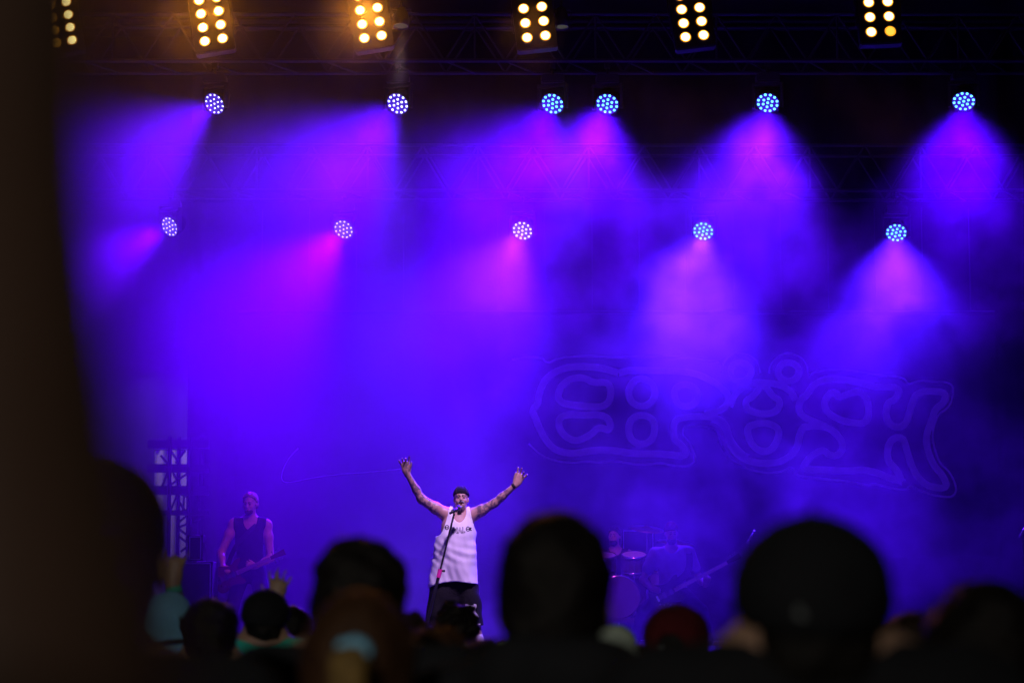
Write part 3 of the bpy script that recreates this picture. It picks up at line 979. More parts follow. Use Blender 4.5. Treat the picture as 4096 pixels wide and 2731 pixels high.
# tank top
tk = Sdf()
torso_sdf(tk, neck, shL, shR, hip, FC, 1.15, 0.02)
zh = J(1809, 2326).z
tk.cap(hip + Vector((-0.035, -0.01, 0.30)), Vector((J(1775, 2330).x, 0.0, zh - 0.04)), 0.146, 0.150, 0.10)
tk.cap(hip + Vector((0.035, -0.01, 0.30)), Vector((J(1853, 2330).x, 0.0, zh - 0.04)), 0.146, 0.150, 0.10)
z_arm = J(1754, 2142).z; z_sh = J(1795, 2040).z
xn, zn = J(1838, 2042).x, J(1838, 2042).z
def tank_clip(X, Y, Z):
    hem = zh + (-0.03 * (X - 0.02) / 0.25) * (X > -0.02) + (-0.05 * ((X + 0.02) / 0.25) ** 2) * (X < -0.02) - Z + 0 * Y
    t = np.clip((Z - z_arm) / (z_sh - z_arm), 0, 1.3)
    half = np.where(Z > z_arm, 0.235 - 0.115 * np.sqrt(t), 1.0)
    strap = np.abs(X - xn) - half
    nl = 1.0 - np.sqrt(((X - xn) / 0.078) ** 2 + ((Z - zn) / 0.135) ** 2)
    return np.maximum(np.maximum(hem, strap), nl * 0.08)
f1 = fold_noise(0.0035, 16, 21, (1, 0.3, 0.7)); f2 = fold_noise(0.0022, 40, 22, (1, 0.2, 0.18))
def drape_folds(X, Y, Z):
    zc_ = (z_arm + zh) / 2 + 0.06
    fade = np.exp(-((Z - zc_) / 0.14) ** 2) * (Y < 0.05)
    u = Z - 1.1 * (X - 0.04) ** 2 + 0.30 * (X - 0.04)
    low = np.exp(-((Z - zh - 0.06) / 0.10) ** 2)
    return 0.0028 * (np.sin(u * 62) + 0.7 * np.sin(u * 37 + X * 21)) * fade + 0.0025 * np.sin(X * 70 + Z * 24) * low
M['tank_cotton'] = mat_plain('tank_cotton', (0.78, 0.78, 0.78), 0.9, bump=0.06, bscale=90, spec=0.1)
tank = tk.build('tank_top', 0.0075, M['tank_cotton'], singer, 0.020, clip=tank_clip, noise=lambda X, Y, Z: f1(X, Y, Z) + f2(X, Y, Z) + drape_folds(X, Y, Z))
pj = projector(tank, SO)
# printed chest: outlined letters between two skulls with crossed bones
M['print_ink'] = mat_plain('print_ink', (0.03, 0.02, 0.04), 0.8)
M['print_white'] = mat_plain('print_white', (0.8, 0.8, 0.8), 0.8)
def text_on(txt, px0, px1, pyc, h_px, proj, parent, name, mat, grow, lift, J, arc=0.0):
    cu = bpy.data.curves.new('lettering', 'FONT')
    cu.body = txt; cu.offset = grow; cu.resolution_u = 4; cu.align_x = 'CENTER'; cu.align_y = 'CENTER'
    to = bpy.data.objects.new('lettering', cu)
    col.objects.link(to)
    dg = bpy.context.evaluated_depsgraph_get(); dg.update()
    me = bpy.data.meshes.new_from_object(to.evaluated_get(dg))
    bpy.data.objects.remove(to)
    vs = [v.co for v in me.vertices]
    x0, x1 = min(v.x for v in vs), max(v.x for v in vs); y0, y1 = min(v.y for v in vs), max(v.y for v in vs)
    bm = bmesh.new(); bm.from_mesh(me)
    bmesh.ops.subdivide_edges(bm, edges=[e for e in bm.edges if e.calc_length() > 0.15], cuts=2)
    for v in bm.verts:
        u = (v.co.x - x0) / (x1 - x0); w = (v.co.y - y0) / (y1 - y0) - 0.5
        q = J(px0 + (px1 - px0) * u, pyc - h_px * w + arc * (1 - (2 * u - 1) ** 2))
        v.co = proj(q.x, q.z, lift)
    return bm_obj(name, bm, mat, parent)
text_on('INAL', 1808, 1862, 2119, 24, pj, tank, 'lettering', M['print_ink'], 0.05, 0.003, J, 3)
text_on('INAL', 1809, 1861, 2119, 20, pj, tank, 'lettering_fill', M['print_white'], -0.012, 0.006, J, 3)
for cx, cyp, sgn in ((1789, 2110, -1), (1873, 2116, 1)):
    bm = bmesh.new()
    for e in (-1, 1):
        q0, q1 = J(cx + sgn * 4, cyp + e * 3), J(cx + sgn * 13, cyp - e * 6)
        flat_ribbon(bm, [(q0.x, q0.z), ((q0.x + q1.x) / 2, (q0.z + q1.z) / 2), (q1.x, q1.z)], 0.014, pj, 0.003)
    ring = []
    for i in range(14):
        a = 2 * math.pi * i / 14
        q = J(cx + 7.5 * math.cos(a), cyp + 8.5 * math.sin(a)); ring.append((q.x, q.z))
    flat_ribbon(bm, ring, 0.008, pj, 0.0035, True)
    for e in (-1, 1):
        q = J(cx + e * 2.7, cyp + 0.5)
        flat_ribbon(bm, [(q.x + 0.004 * math.cos(a), q.z + 0.004 * math.sin(a)) for a in (0, 1.57, 3.14, 4.71)], 0.007, pj, 0.004, True)
    bm_obj('skull_print', bm, M['print_ink'], tank)
# long shorts
so = Sdf()
so.ell(hip + Vector((0, 0.0, -0.02)), (0.20, 0.14, 0.14), None, 0.04)
shL1, shR1 = Vector((J(1745, 2500).x, -0.02, J(1745, 2508).z)), Vector((J(1902, 2500).x, -0.02, J(1902, 2500).z))
so.cap(hpL, shL1, 0.135, 0.125, 0.04); so.cap(hpR, shR1, 0.135, 0.085, 0.04); so.cap(hip + Vector((0.0, 0.0, -0.12)), hip + Vector((0.0, 0.0, -0.36)), 0.13, 0.11, 0.06)
shorts = so.build('shorts', 0.010, M['cloth_black'], singer, 0.01, clip=lambda X, Y, Z: shR1.z - Z + 0 * X + 0 * Y, noise=fold_noise(0.006, 22, 31))
pj2 = projector(shorts, SO)
bm = bmesh.new()
def pp(*a): return [(J(x, y).x, J(x, y).z) for x, y in a]
for line, w in ((((1862, 2419), (1872, 2420), (1884, 2432), (1890, 2448)), 8), (((1884, 2420), (1886, 2434), (1890, 2446)), 7),
                (((1896, 2418), (1904, 2418), (1902, 2432), (1893, 2446)), 7), (((1888, 2444), (1890, 2458), (1898, 2469)), 7),
                (((1895, 2444), (1906, 2456), (1914, 2468)), 7), (((1872, 2420), (1890, 2424), (1906, 2418)), 6)):
    flat_ribbon(bm, chaikin(pp(*line), 2), w / 358.0, pj2, 0.004)
bm_obj('white_logo', bm, M['print_white'], shorts)
bm = bmesh.new()
flat_ribbon(bm, chaikin(pp((1880, 2499), (1904, 2497), (1922, 2494)), 2), 0.012, pj2, 0.004)
bm_obj('white_hem', bm, M['print_white'], shorts)
for an, kn in ((anL, knL), (anR, knR)):
    sk = Sdf(); sk.cap(an, an.lerp(kn, 0.18), 0.046, 0.050, 0.02)
    sk.build('sock', 0.010, M['cloth_white'], singer, noise=fold_noise(0.003, 70, 5))
    shoe(singer, an, FC)
# cap worn backwards, moustache, wristband
cs = Sdf()
cs.ell(Th(0, -0.014, 0.036), (0.085, 0.106, 0.100), Rh, 0.02)
RT = Rh.transposed()
def caploc(X, Y, Z):
    qx, qy, qz = X - hc.x, Y - hc.y, Z - hc.z
    return [(RT[i][0] * qx + RT[i][1] * qy + RT[i][2] * qz) for i in range(3)]
c_ = cs.build('cap', 0.007, M['cloth_black'], singer, 0.009, clip=lambda X, Y, Z: (0.030 + 0.12 * caploc(X, Y, Z)[1] - caploc(X, Y, Z)[2]))
bm = bmesh.new()
for e in (-1, 1):
    bm = bmesh.new()
    add_path(bm, [Th(e * 0.058, 0.085, 0.045), Th(e * 0.056, 0.075, 0.09), Th(e * 0.04, 0.045, 0.13), Th(e * 0.02, 0.0, 0.146)], 0.003, 6)
    bm_obj('seam', bm, M['cloth_brown'], c_)
bm = bmesh.new()
add_box(bm, Th(0, -0.15, 0.02), (0.14, 0.11, 0.008), Rh)
bmesh.ops.bevel(bm, geom=bm.edges[:], offset=0.004, segments=1, affect='EDGES')
bm_obj('brim', bm, M['cloth_black'], c_)
ms = Sdf()
for e in (-1, 1):
    ms.cap(Th(e * 0.003, 0.103, -0.056), Th(e * 0.03, 0.092, -0.064), 0.010, 0.007, 0.006)
    ms.cap(Th(e * 0.03, 0.092, -0.064), Th(e * 0.034, 0.082, -0.092), 0.007, 0.005, 0.006)
ms.build('moustache', 0.004, M['hair_grey'], singer, noise=fold_noise(0.001, 200, 3))
gs = Sdf(); gs.cap(Th(-0.012, 0.088, -0.118), Th(0.012, 0.088, -0.118), 0.013, None, 0.01)
gs.build('goatee', 0.005, M['hair_grey'], singer, noise=fold_noise(0.001, 200, 4))
dirw = (wrR - elR).normalized()
bm = bmesh.new()
add_tube(bm, wrR - dirw * 0.035, wrR - dirw * 0.005, 0.036, 0.035, 18)
bm_obj('wristband', bm, M['cloth_char'], singer, True)

# microphone stand with pink clutch
mic_y = YS - 0.42
Jm = lambda px, py, dy=0.0: P(px, py, mic_y + dy)
base = Vector((P(1735, 2590, mic_y).x, mic_y, Z0))
mst = empty('microphone_stand', base)
tag(mst, 'slanted microphone stand with a pink clutch in front of the singer', 'microphone stand')
M['pink'] = mat_plain('pink_tape', (0.85, 0.03, 0.35), 0.5)
top = Jm(1817, 2052); low = Jm(1760, 2282)
dirp = (low - top).normalized()
foot = low + dirp * ((low.z - Z0 - 0.03) / -dirp.z)
mst.location = (foot.x, foot.y, Z0)
mo = Vector(mst.location)
tube_obj('upper_pole', top - mo, low - mo, 0.011, M['dark_plastic'], mst, 12)
tube_obj('lower_pole', low - mo, foot - mo, 0.017, M['dark_plastic'], mst, 12)
tube_obj('clutch', low - mo - dirp * 0.02, low - mo + dirp * 0.075, 0.024, M['pink'], mst, 14)
bm = bmesh.new()
add_tube(bm, low - mo + Vector((0.02, 0, 0)), low - mo + Vector((0.055, 0, 0.0)), 0.010, 0.014, 8)
bm_obj('knob', bm, M['dark_plastic'], mst)
bm = bmesh.new()
add_lathe(bm, [(0.0, 0.0), (0.14, 0.0), (0.14, 0.018), (0.05, 0.04), (0.0, 0.045)], 24)
bm_obj('round_base', bm, M['black_metal'], mst, True)
mic = empty('microphone', Jm(1806, 2048))
tag(mic, 'black handheld microphone clipped to the stand at the singer\'s mouth', 'microphone')
m0, m1 = Jm(1800, 2052) , Jm(1834, 2031, 0.10)
bm = bmesh.new(); add_tube(bm, m0 - mic.location, m1 - mic.location, 0.014, 0.020, 14)
bm_obj('handle', bm, M['dark_plastic'], mic, True)
bm = bmesh.new(); bmesh.ops.create_uvsphere(bm, u_segments=16, v_segments=10, radius=0.030, matrix=Matrix.Translation(m1 - Vector(mic.location)))
bm_obj('grille', bm, mat_plain('mic_grille', (0.12, 0.12, 0.13), 0.4, 0.8, bump=0.9, bscale=300), mic, True)
cm = m0.lerp(m1, 0.45) - Vector(mic.location)
bm = bmesh.new(); add_tube(bm, m0.lerp(m1, 0.35) - Vector(mic.location), m0.lerp(m1, 0.6) - Vector(mic.location), 0.024, 0.024, 12)
bm_obj('clip', bm, M['dark_plastic'], mic)

# ------------------------------------------------------------------ guitars
def guitar(name, bodyc, neck_end, label, n_str, body_mat, roll=0.0, L_body=0.44, W=0.34, tuners=None):
    """flat-bodied electric guitar; body centre and headstock end in world space"""
    a, b = Vector(bodyc), Vector(neck_end)
    root = empty(name, a)
    tag(root, label, 'guitar')
    ux = (b - a).normalized()
    n = Vector((0, -1, 0)); n = (n - ux * n.dot(ux)).normalized()
    uy = n.cross(ux)
    root.rotation_euler = Matrix((ux, uy, n)).transposed().to_euler()     # local x along neck, z towards crowd
    L = (b - a).length
    out = [(-0.5, 0.0), (-0.49, 0.28), (-0.36, 0.48), (-0.18, 0.47), (0.02, 0.33), (0.16, 0.36), (0.33, 0.48), (0.46, 0.46), (0.40, 0.33), (0.27, 0.22), (0.27, 0.08),
           (0.27, -0.08), (0.27, -0.20), (0.34, -0.30), (0.36, -0.40), (0.25, -0.46), (0.10, -0.36), (-0.06, -0.33), (-0.24, -0.48), (-0.40, -0.47), (-0.49, -0.28)]
    out = chaikin(out, 2, True)
    bm = bmesh.new()
    f = bm.faces.new([bm.verts.new((x * L_body, y * W, -0.022)) for x, y in out])
    e = bmesh.ops.extrude_face_region(bm, geom=[f])
    bmesh.ops.translate(bm, vec=(0, 0, 0.044), verts=[v for v in e['geom'] if isinstance(v, bmesh.types.BMVert)])
    bmesh.ops.recalc_face_normals(bm, faces=bm.faces)
    bd = bm_obj('guitar_body', bm, body_mat, root)
    bev = bd.modifiers.new('b', 'BEVEL'); bev.width = 0.008; bev.segments = 2; bev.limit_method = 'ANGLE'
    hs = L - 0.19
    bm = bmesh.new()
    v = add_box(bm, ((0.2 * L_body + hs) / 2, 0, 0.024), (hs - 0.2 * L_body, 0.052, 0.022))
    for q in v:
        if q.co.x > hs * 0.7: q.co.y *= 0.82
    nk = bm_obj('neck', bm, M['wood_neck'], root)
    for i in range(17):
        x = hs - (hs - 0.24 * L_body) * (1 - 2 ** (-(i + 1) / 10.0)) / (1 - 2 ** (-1.8))
        box_obj('fret', (x, 0, 0.0365), (0.003, 0.046, 0.003), M['chrome'], nk)
    bm = bmesh.new()
    v = add_box(bm, (hs + 0.095, 0.006, 0.012), (0.19, 0.075, 0.016))
    for q in v:
        if q.co.x < hs + 0.05: q.co.y *= 0.55
    hd = bm_obj('headstock', bm, body_mat, root)
    nt_ = tuners or n_str
    for i in range(nt_):
        side = 1 if (nt_ == 4 or i < nt_ // 2) else -1
        kx = hs + 0.04 + (i if side > 0 else i - nt_ // 2) * (0.14 / max(1, (nt_ if nt_ == 4 else nt_ // 2)))
        bm = bmesh.new()
        add_tube(bm, (kx, side * 0.03, 0.012), (kx, side * 0.062, 0.012), 0.004, None, 6)
        add_box(bm, (kx, side * 0.068, 0.012), (0.016, 0.014, 0.008))
        bm_obj('tuner', bm, M['chrome'], hd)
    for i in range(n_str):
        y = (i - (n_str - 1) / 2) * (0.038 / (n_str - 1))
        tube_obj('string', (-0.30 * L_body, y * 1.2, 0.036), (hs, y * 0.85, 0.042), 0.0012 if n_str > 4 else 0.002, M['chrome'], root, 5)
    for x in (-0.10, 0.10):
        box_obj('pickup', (x * L_body, 0, 0.026), (0.035, 0.075, 0.014), M['dark_plastic'], root, bevel=0.003)
    box_obj('bridge', (-0.30 * L_body, 0, 0.028), (0.03, 0.085, 0.016), M['chrome'], root, bevel=0.003)
    for i, (x, y) in enumerate(((-0.22, -0.30), (-0.32, -0.22), (-0.12, -0.32))):
        bm = bmesh.new(); bmesh.ops.create_cone(bm, cap_ends=True, segments=14, radius1=0.011, radius2=0.009, depth=0.016, matrix=Matrix.Translation((x * L_body, y * W, 0.03)))
        bm_obj('control_knob', bm, M['chrome'], root)
    return root
M['wood_neck'] = mat_plain('maple_neck', (0.30, 0.17, 0.08), 0.4, noise=0.15)
M['guitar_black'] = mat_plain('gloss_black', (0.02, 0.02, 0.022), 0.15)
M['guitar_wine'] = mat_plain('gloss_wine', (0.08, 0.02, 0.03), 0.15)

def band_member(root, YY, hc, fwd_head, neck, shL, shR, hip, elL, wrL, elR, wrR, kn, an, handL, handR, skin='skin', w=1.0, up_head=(0, 0, 1), sc=0.98, vox=0.008):
    body = Sdf()
    Rh = frame(fwd_head, up_head)
    Th = head_sdf(body, hc, Rh, sc)
    body.cap(Th(0, -0.02, -0.07), neck, 0.056, 0.062, 0.03)
    torso_sdf(body, neck, shL, shR, hip, FC, w)
    limb(body, shL, elL, 0.056, 0.044, 0.04, 0.006); limb(body, elL, wrL, 0.045, 0.028, 0.03, 0.005)
    limb(body, shR, elR, 0.056, 0.044, 0.04, 0.006); limb(body, elR, wrR, 0.045, 0.028, 0.03, 0.005)
    hand_sdf(body, wrL, *handL); hand_sdf(body, wrR, *handR)
    hp = (hip + Vector((-0.095, 0, -0.02)), hip + Vector((0.095, 0, -0.02)))
    legs_sdf(body, hp, kn, an)
    for a in an:
        body.cap(a + Vector((0, 0.03, -0.045)), a + Vector((0, -0.13, -0.055)), 0.035, 0.026, 0.03)
    body.build('body', vox, M[skin], root)
    tr = Sdf()
    tr.ell(hip + Vector((0, 0, -0.03)), (0.175 * w, 0.125, 0.12), None, 0.04)
    for h_, k_, a_ in zip(hp, kn, an):
        limb(tr, h_, k_, 0.095, 0.072, 0.03); limb(tr, k_, a_, 0.07, 0.058, 0.03)
    tr.build('trousers', 0.014, M['cloth_navy'], root, 0.012, clip=lambda X, Y, Z: np.maximum(Z - hip.z - 0.06, 0.05 - Z) + 0 * X + 0 * Y, noise=fold_noise(0.005, 20, 3))
    for a in an: shoe(root, a, FC)
    return Rh, Th

def hair_cap(root, hc, Rh, t, mat, z0=0.066, slope=0.98, amp=0.004, seed=0, name='hair', back_full=False):
    hr = Sdf()
    T = lambda x, y, z: Vector(hc) + Rh @ Vector((x, y, z))
    hr.ell(T(0, -0.014, 0.032), (0.077, 0.099, 0.093), Rh, 0.02)
    hr.ell(T(0, -0.045, -0.045), (0.062, 0.055, 0.05), Rh, 0.03)
    RT = Rh.transposed()
    def cl(X, Y, Z):
        q = (X - hc.x, Y - hc.y, Z - hc.z)
        ly = RT[1][0] * q[0] + RT[1][1] * q[1] + RT[1][2] * q[2]
        lz = RT[2][0] * q[0] + RT[2][1] * q[1] + RT[2][2] * q[2]
        return ((z0 + (ly - 0.085) * slope) - lz) * 0.7
    return hr.build(name, 0.007, M[mat], root, t, clip=cl, noise=fold_noise(amp, 60, seed))

def strap(root, pts, w, mat, name='guitar_strap', n=(0, -1, 0)):
    bm = bmesh.new(); prev = None
    P_ = [Vector(p) for p in pts]
    for _ in range(2):
        q = [P_[0]]
        for a, b in zip(P_[:-1], P_[1:]): q += [a.lerp(b, .25), a.lerp(b, .75)]
        P_ = q + [P_[-1]]
    for i, p in enumerate(P_):
        t = (P_[min(i + 1, len(P_) - 1)] - P_[max(i - 1, 0)]).normalized()
        s = t.cross(Vector(n)).normalized() * w / 2
        a, b = bm.verts.new(p + s), bm.verts.new(p - s)
        if prev: bm.faces.new((prev[0], a, b, prev[1]))
        prev = (a, b)
    bmesh.ops.solidify(bm, geom=bm.faces[:], thickness=0.004)
    return bm_obj(name, bm, mat, root)

# guitarist on the left
YG = 29.4
gx0 = P(1000, 2400, YG).x
gtr = person_root(gx0, YG, 'guitarist in sleeveless black shirt playing at the left of the stage')
GO = Vector((gx0, YG, Z0)); Jg = lambda px, py, dy=0.0: P(px, py, YG + dy) - GO
hcg = Jg(1001, 2012, -0.04)
neck = Jg(1003, 2078, 0.01); shL, shR = Jg(935, 2096, 0.01), Jg(1068, 2100, 0.01)
hip = Vector((Jg(998, 2275).x, 0.02, 0.94))
elL, elR = Jg(884, 2212, -0.02), Jg(1082, 2232, -0.06)
wrL, wrR = Jg(893, 2268, -0.20), Jg(1022, 2264, -0.20)
kn = (Vector((-0.20, -0.06, 0.50)), Vector((0.17, -0.04, 0.50)))
an = (Vector((-0.27, 0.0, 0.09)), Vector((0.23, 0.02, 0.09)))
Rg, Tg = band_member(gtr, YG, hcg, (-0.28, -1, -0.12), neck, shL, shR, hip, elL, wrL, elR, wrR, kn, an,
            ((0.75, -0.35, -0.45), (0.2, -1, 0.3), (0.3, 0.8, -0.5), (35, 40, 45, 50), 30, 4),
            ((-0.8, -0.2, 0.15), (0, 0.2, 1), (0, 1, 0.2), (50, 50, 55, 55), 30, 4))
face_marks(gtr, Tg, 'hair_brown')
hair_cap(gtr, hcg, Rg, 0.016, 'hair_fair', 0.098, 1.0, 0.005, 41)
hp_ = Sdf(); hp_.ell(Tg(0, 0.03, 0.112), (0.05, 0.05, 0.018), Rg, 0.02)
hp_.build('quiff', 0.007, M['hair_fair'], gtr, noise=fold_noise(0.008, 90, 43))
bd_ = Sdf(); bd_.ell(Tg(0, 0.055, -0.1), (0.05, 0.05, 0.04), Rg, 0.02)
bd_.build('beard', 0.007, M['hair_brown'], gtr, 0.003, clip=lambda X, Y, Z: (Z - Tg(0, 0, -0.062).z) + 0 * X + 0 * Y, noise=fold_noise(0.003, 150, 44))
vs = Sdf(); torso_sdf(vs, neck - Vector((0, 0, 0.03)), shL, shR, hip, FC, 1.0)
xn2, zn2 = Jg(1003, 2075).x, Jg(1003, 2075).z
half_s = (shR - shL).length / 2
vs.build('sleeveless_shirt', 0.009, M['cloth_black'], gtr, 0.014,
         clip=lambda X, Y, Z: np.maximum(np.maximum(hip.z - 0.10 - Z, np.abs(X - (shL.x + shR.x) / 2) - np.where(Z > shL.z - 0.26, half_s * 0.98, 1)),
                                         0.07 * (1 - np.sqrt(((X - xn2) / 0.085) ** 2 + ((Z - zn2) / 0.135) ** 2))) + 0 * Y,
         noise=fold_noise(0.006, 22, 45))
guitar('electric_guitar', P(922, 2302, YG - 0.22), P(1141, 2207, YG - 0.30), 'dark electric guitar held by the guitarist on the left', 6, M['guitar_wine'])
strap(gtr, [Jg(900, 2290, -0.16), Jg(940, 2180, -0.17), Jg(1010, 2110, -0.14), Jg(1040, 2088, 0.0), Jg(1020, 2110, 0.12)], 0.055, M['cloth_char'])

# bass player right of the drums
YA = 31.2
bx0 = P(2690, 2400, YA).x
bas = person_root(bx0, YA, 'bass player in beanie and pale shirt half lost in the smoke, right of the drums')
BO = Vector((bx0, YA, Z0)); Jb = lambda px, py, dy=0.0: P(px, py, YA + dy) - BO
hcb = Jb(2686, 2128, -0.05)
neck = Jb(2686, 2196, 0.01); shL, shR = Jb(2622, 2214, 0.01), Jb(2754, 2210, 0.01)
hip = Jb(2692, 2362, 0.03)
elL, elR = Jb(2572, 2316, -0.02), Jb(2800, 2318, -0.03)
wrL, wrR = Jb(2606, 2352, -0.22), Jb(2822, 2338, -0.22)
kn = (Vector((-0.38, -0.16, 0.44)), Vector((0.36, -0.14, 0.44)))
an = (Vector((-0.48, 0.0, 0.09)), Vector((0.46, 0.02, 0.09)))
Rb, Tb = band_member(bas, YA, hcb, (0.1, -1, -0.22), neck, shL, shR, hip, elL, wrL, elR, wrR, kn, an,
            ((0.8, -0.2, -0.2), (0, -0.3, 1), (0.1, 0.9, -0.3), (40, 40, 45, 50), 25, 4),
            ((0.25, -0.4, 0.6), (-0.4, -0.6, 0.5), (-0.3, 0.9, 0.2), (45, 48, 50, 50), 25, 6), w=1.08)
face_marks(bas, Tb, 'hair_dark_brown')
hair_cap(bas, hcb, Rb, 0.014, 'cloth_brown', 0.040, 0.35, 0.003, 51, 'beanie')
bb = Sdf(); bb.ell(Tb(0, 0.05, -0.105), (0.055, 0.055, 0.05), Rb, 0.02)
bb.build('beard', 0.007, M['hair_dark_brown'], bas, 0.004, clip=lambda X, Y, Z: (Z - Tb(0, 0, -0.06).z) + 0 * X + 0 * Y, noise=fold_noise(0.003, 150, 54))
ts = Sdf(); torso_sdf(ts, neck - Vector((0, 0, 0.03)), shL, shR, hip, FC, 1.08)
for a_, e_ in ((shL, elL), (shR, elR)): ts.cap(a_, a_.lerp(e_, 0.6), 0.068, 0.066, 0.04)
ts.build('t_shirt', 0.010, mat_plain('faded_shirt', (0.20, 0.17, 0.18), 0.9, noise=0.15, bump=0.3), bas, 0.014,
         clip=lambda X, Y, Z: np.maximum(hip.z - 0.10 - Z, 0.07 * (1 - np.sqrt(((X - neck.x) / 0.085) ** 2 + ((Z - neck.z - 0.03) / 0.085) ** 2))) + 0 * Y, noise=fold_noise(0.006, 22, 55))
guitar('bass_guitar', P(2672, 2372, YA - 0.22), P(2962, 2222, YA - 0.34), 'dark bass guitar held by the player in the beanie', 4, M['guitar_black'], L_body=0.48, W=0.36)
strap(bas, [Jb(2640, 2360, -0.15), Jb(2700, 2330, -0.19), Jb(2756, 2290, -0.17), Jb(2760, 2215, -0.12), Jb(2748, 2194, 0.02), Jb(2730, 2230, 0.14)], 0.085, M['cloth_black'])

# drummer behind the kit
YD = 33.6
RISER = 0.35
riser = empty('drum_riser', (P(2420, 2400, YD).x, YD - 0.1, Z0))
tag(riser, 'low black platform under the drum kit', 'riser')
for i in range(2):
    for j in range(2):
        box_obj('riser_panel', (-0.62 + 1.24 * i, -0.5 + 1.0 * j, RISER - 0.03), (1.23, 0.99, 0.06), M['deck'], riser)
for sx in (-1.15, 1.15):
    for sy in (-0.9, 0.9):
        tube_obj('leg', (sx, sy, 0), (sx, sy, RISER - 0.06), 0.03, M['black_metal'], riser)
dx0 = P(2470, 2400, YD).x
drm = person_root(dx0, YD, 'drummer seated behind the kit, pale face between the central man\'s head and the bass player')
drm.location.z = Z0 + RISER
DO = Vector((dx0, YD, Z0 + RISER)); Jd = lambda px, py, dy=0.0: P(px, py, YD + dy) - DO
hcd = Jd(2458, 2140, -0.02)
neck = hcd + Vector((0.01, 0.04, -0.22)); shL, shR = neck + Vector((-0.19, 0.0, -0.05)), neck + Vector((0.19, 0.0, -0.05))
hip = neck + Vector((0, 0.05, -0.52))
elL, wrL = shL + Vector((-0.10, -0.10, -0.27)), shL + Vector((0.06, -0.34, -0.22))
elR, wrR = shR + Vector((0.10, -0.08, -0.27)), shR + Vector((-0.02, -0.34, -0.16))
kn = (hip + Vector((-0.24, -0.42, -0.02)), hip + Vector((0.24, -0.42, -0.02)))
an = (Vector((kn[0].x, kn[0].y + 0.02, 0.09)), Vector((kn[1].x, kn[1].y + 0.02, 0.09)))
Rd, Td = band_member(drm, YD, hcd, (-0.35, -1, 0.0), neck, shL, shR, hip, elL, wrL, elR, wrR, kn, an,
            ((0.3, -1, 0.1), (0.3, 0, 1), (1, 0, -0.3), (70, 70, 70, 70), 20, 2),
            ((-0.3, -1, 0.1), (-0.3, 0, 1), (-1, 0, -0.3), (70, 70, 70, 70), 20, 2))
face_marks(drm, Td, 'hair_black')
hair_cap(drm, hcd, Rd, 0.014, 'hair_black', 0.062, 0.9, 0.004, 61)
bb = Sdf(); bb.ell(Td(0, 0.05, -0.105), (0.055, 0.055, 0.05), Rd, 0.02)
bb.build('beard', 0.007, M['hair_black'], drm, 0.003, clip=lambda X, Y, Z: (Z - Td(0, 0, -0.06).z) + 0 * X + 0 * Y, noise=fold_noise(0.003, 150, 64))
ts = Sdf(); torso_sdf(ts, neck - Vector((0, 0, 0.03)), shL, shR, hip, FC, 1.0)
ts.build('vest', 0.011, M['cloth_black'], drm, 0.014, clip=lambda X, Y, Z: np.maximum(np.maximum(hip.z - 0.10 - Z, 0.07 * (1 - np.sqrt(((X - neck.x) / 0.085) ** 2 + ((Z - neck.z - 0.03) / 0.09) ** 2))), np.abs(X - neck.x) - 0.18) + 0 * Y, noise=fold_noise(0.006, 22, 65))
for wr, s_ in ((wrL, 1), (wrR, -1)):
    w_ = Vector(drm.location) + wr
    st = empty('drumstick', w_ + Vector((0, -0.04, 0.0)))
    tag(st, 'wooden drumstick in the drummer\'s %s hand' % ('right' if s_ > 0 else 'left'), 'drumstick')
    tube_obj('shaft', (-0.01 * s_, 0.08, -0.04), (0.06 * s_, -0.30, 0.10), 0.007, M['wood_neck'], st, 8)
    bm = bmesh.new(); bmesh.ops.create_uvsphere(bm, u_segments=8, v_segments=6, radius=0.009, matrix=Matrix.Translation((0.06 * s_, -0.305, 0.102)))
    bm_obj('tip', bm, M['wood_neck'], st, True)
th = empty('drum_throne', Vector((dx0 + hip.x, YD + hip.y, Z0 + RISER)))
tag(th, 'round black stool under the drummer', 'stool')
zt = hip.z - 0.13
bm = bmesh.new(); add_lathe(bm, [(0, zt - 0.08), (0.17, zt - 0.08), (0.18, zt - 0.03), (0.15, zt), (0, zt)], 20); bm_obj('seat', bm, M['dark_plastic'], th, True)
tube_obj('post', (0, 0, 0.1), (0, 0, zt - 0.07), 0.018, M['chrome'], th)
for i in range(3):
    a = i * 2.094
    tube_obj('leg', (0, 0, 0.22), (0.24 * math.cos(a), 0.24 * math.sin(a), 0.0), 0.012, M['chrome'], th)
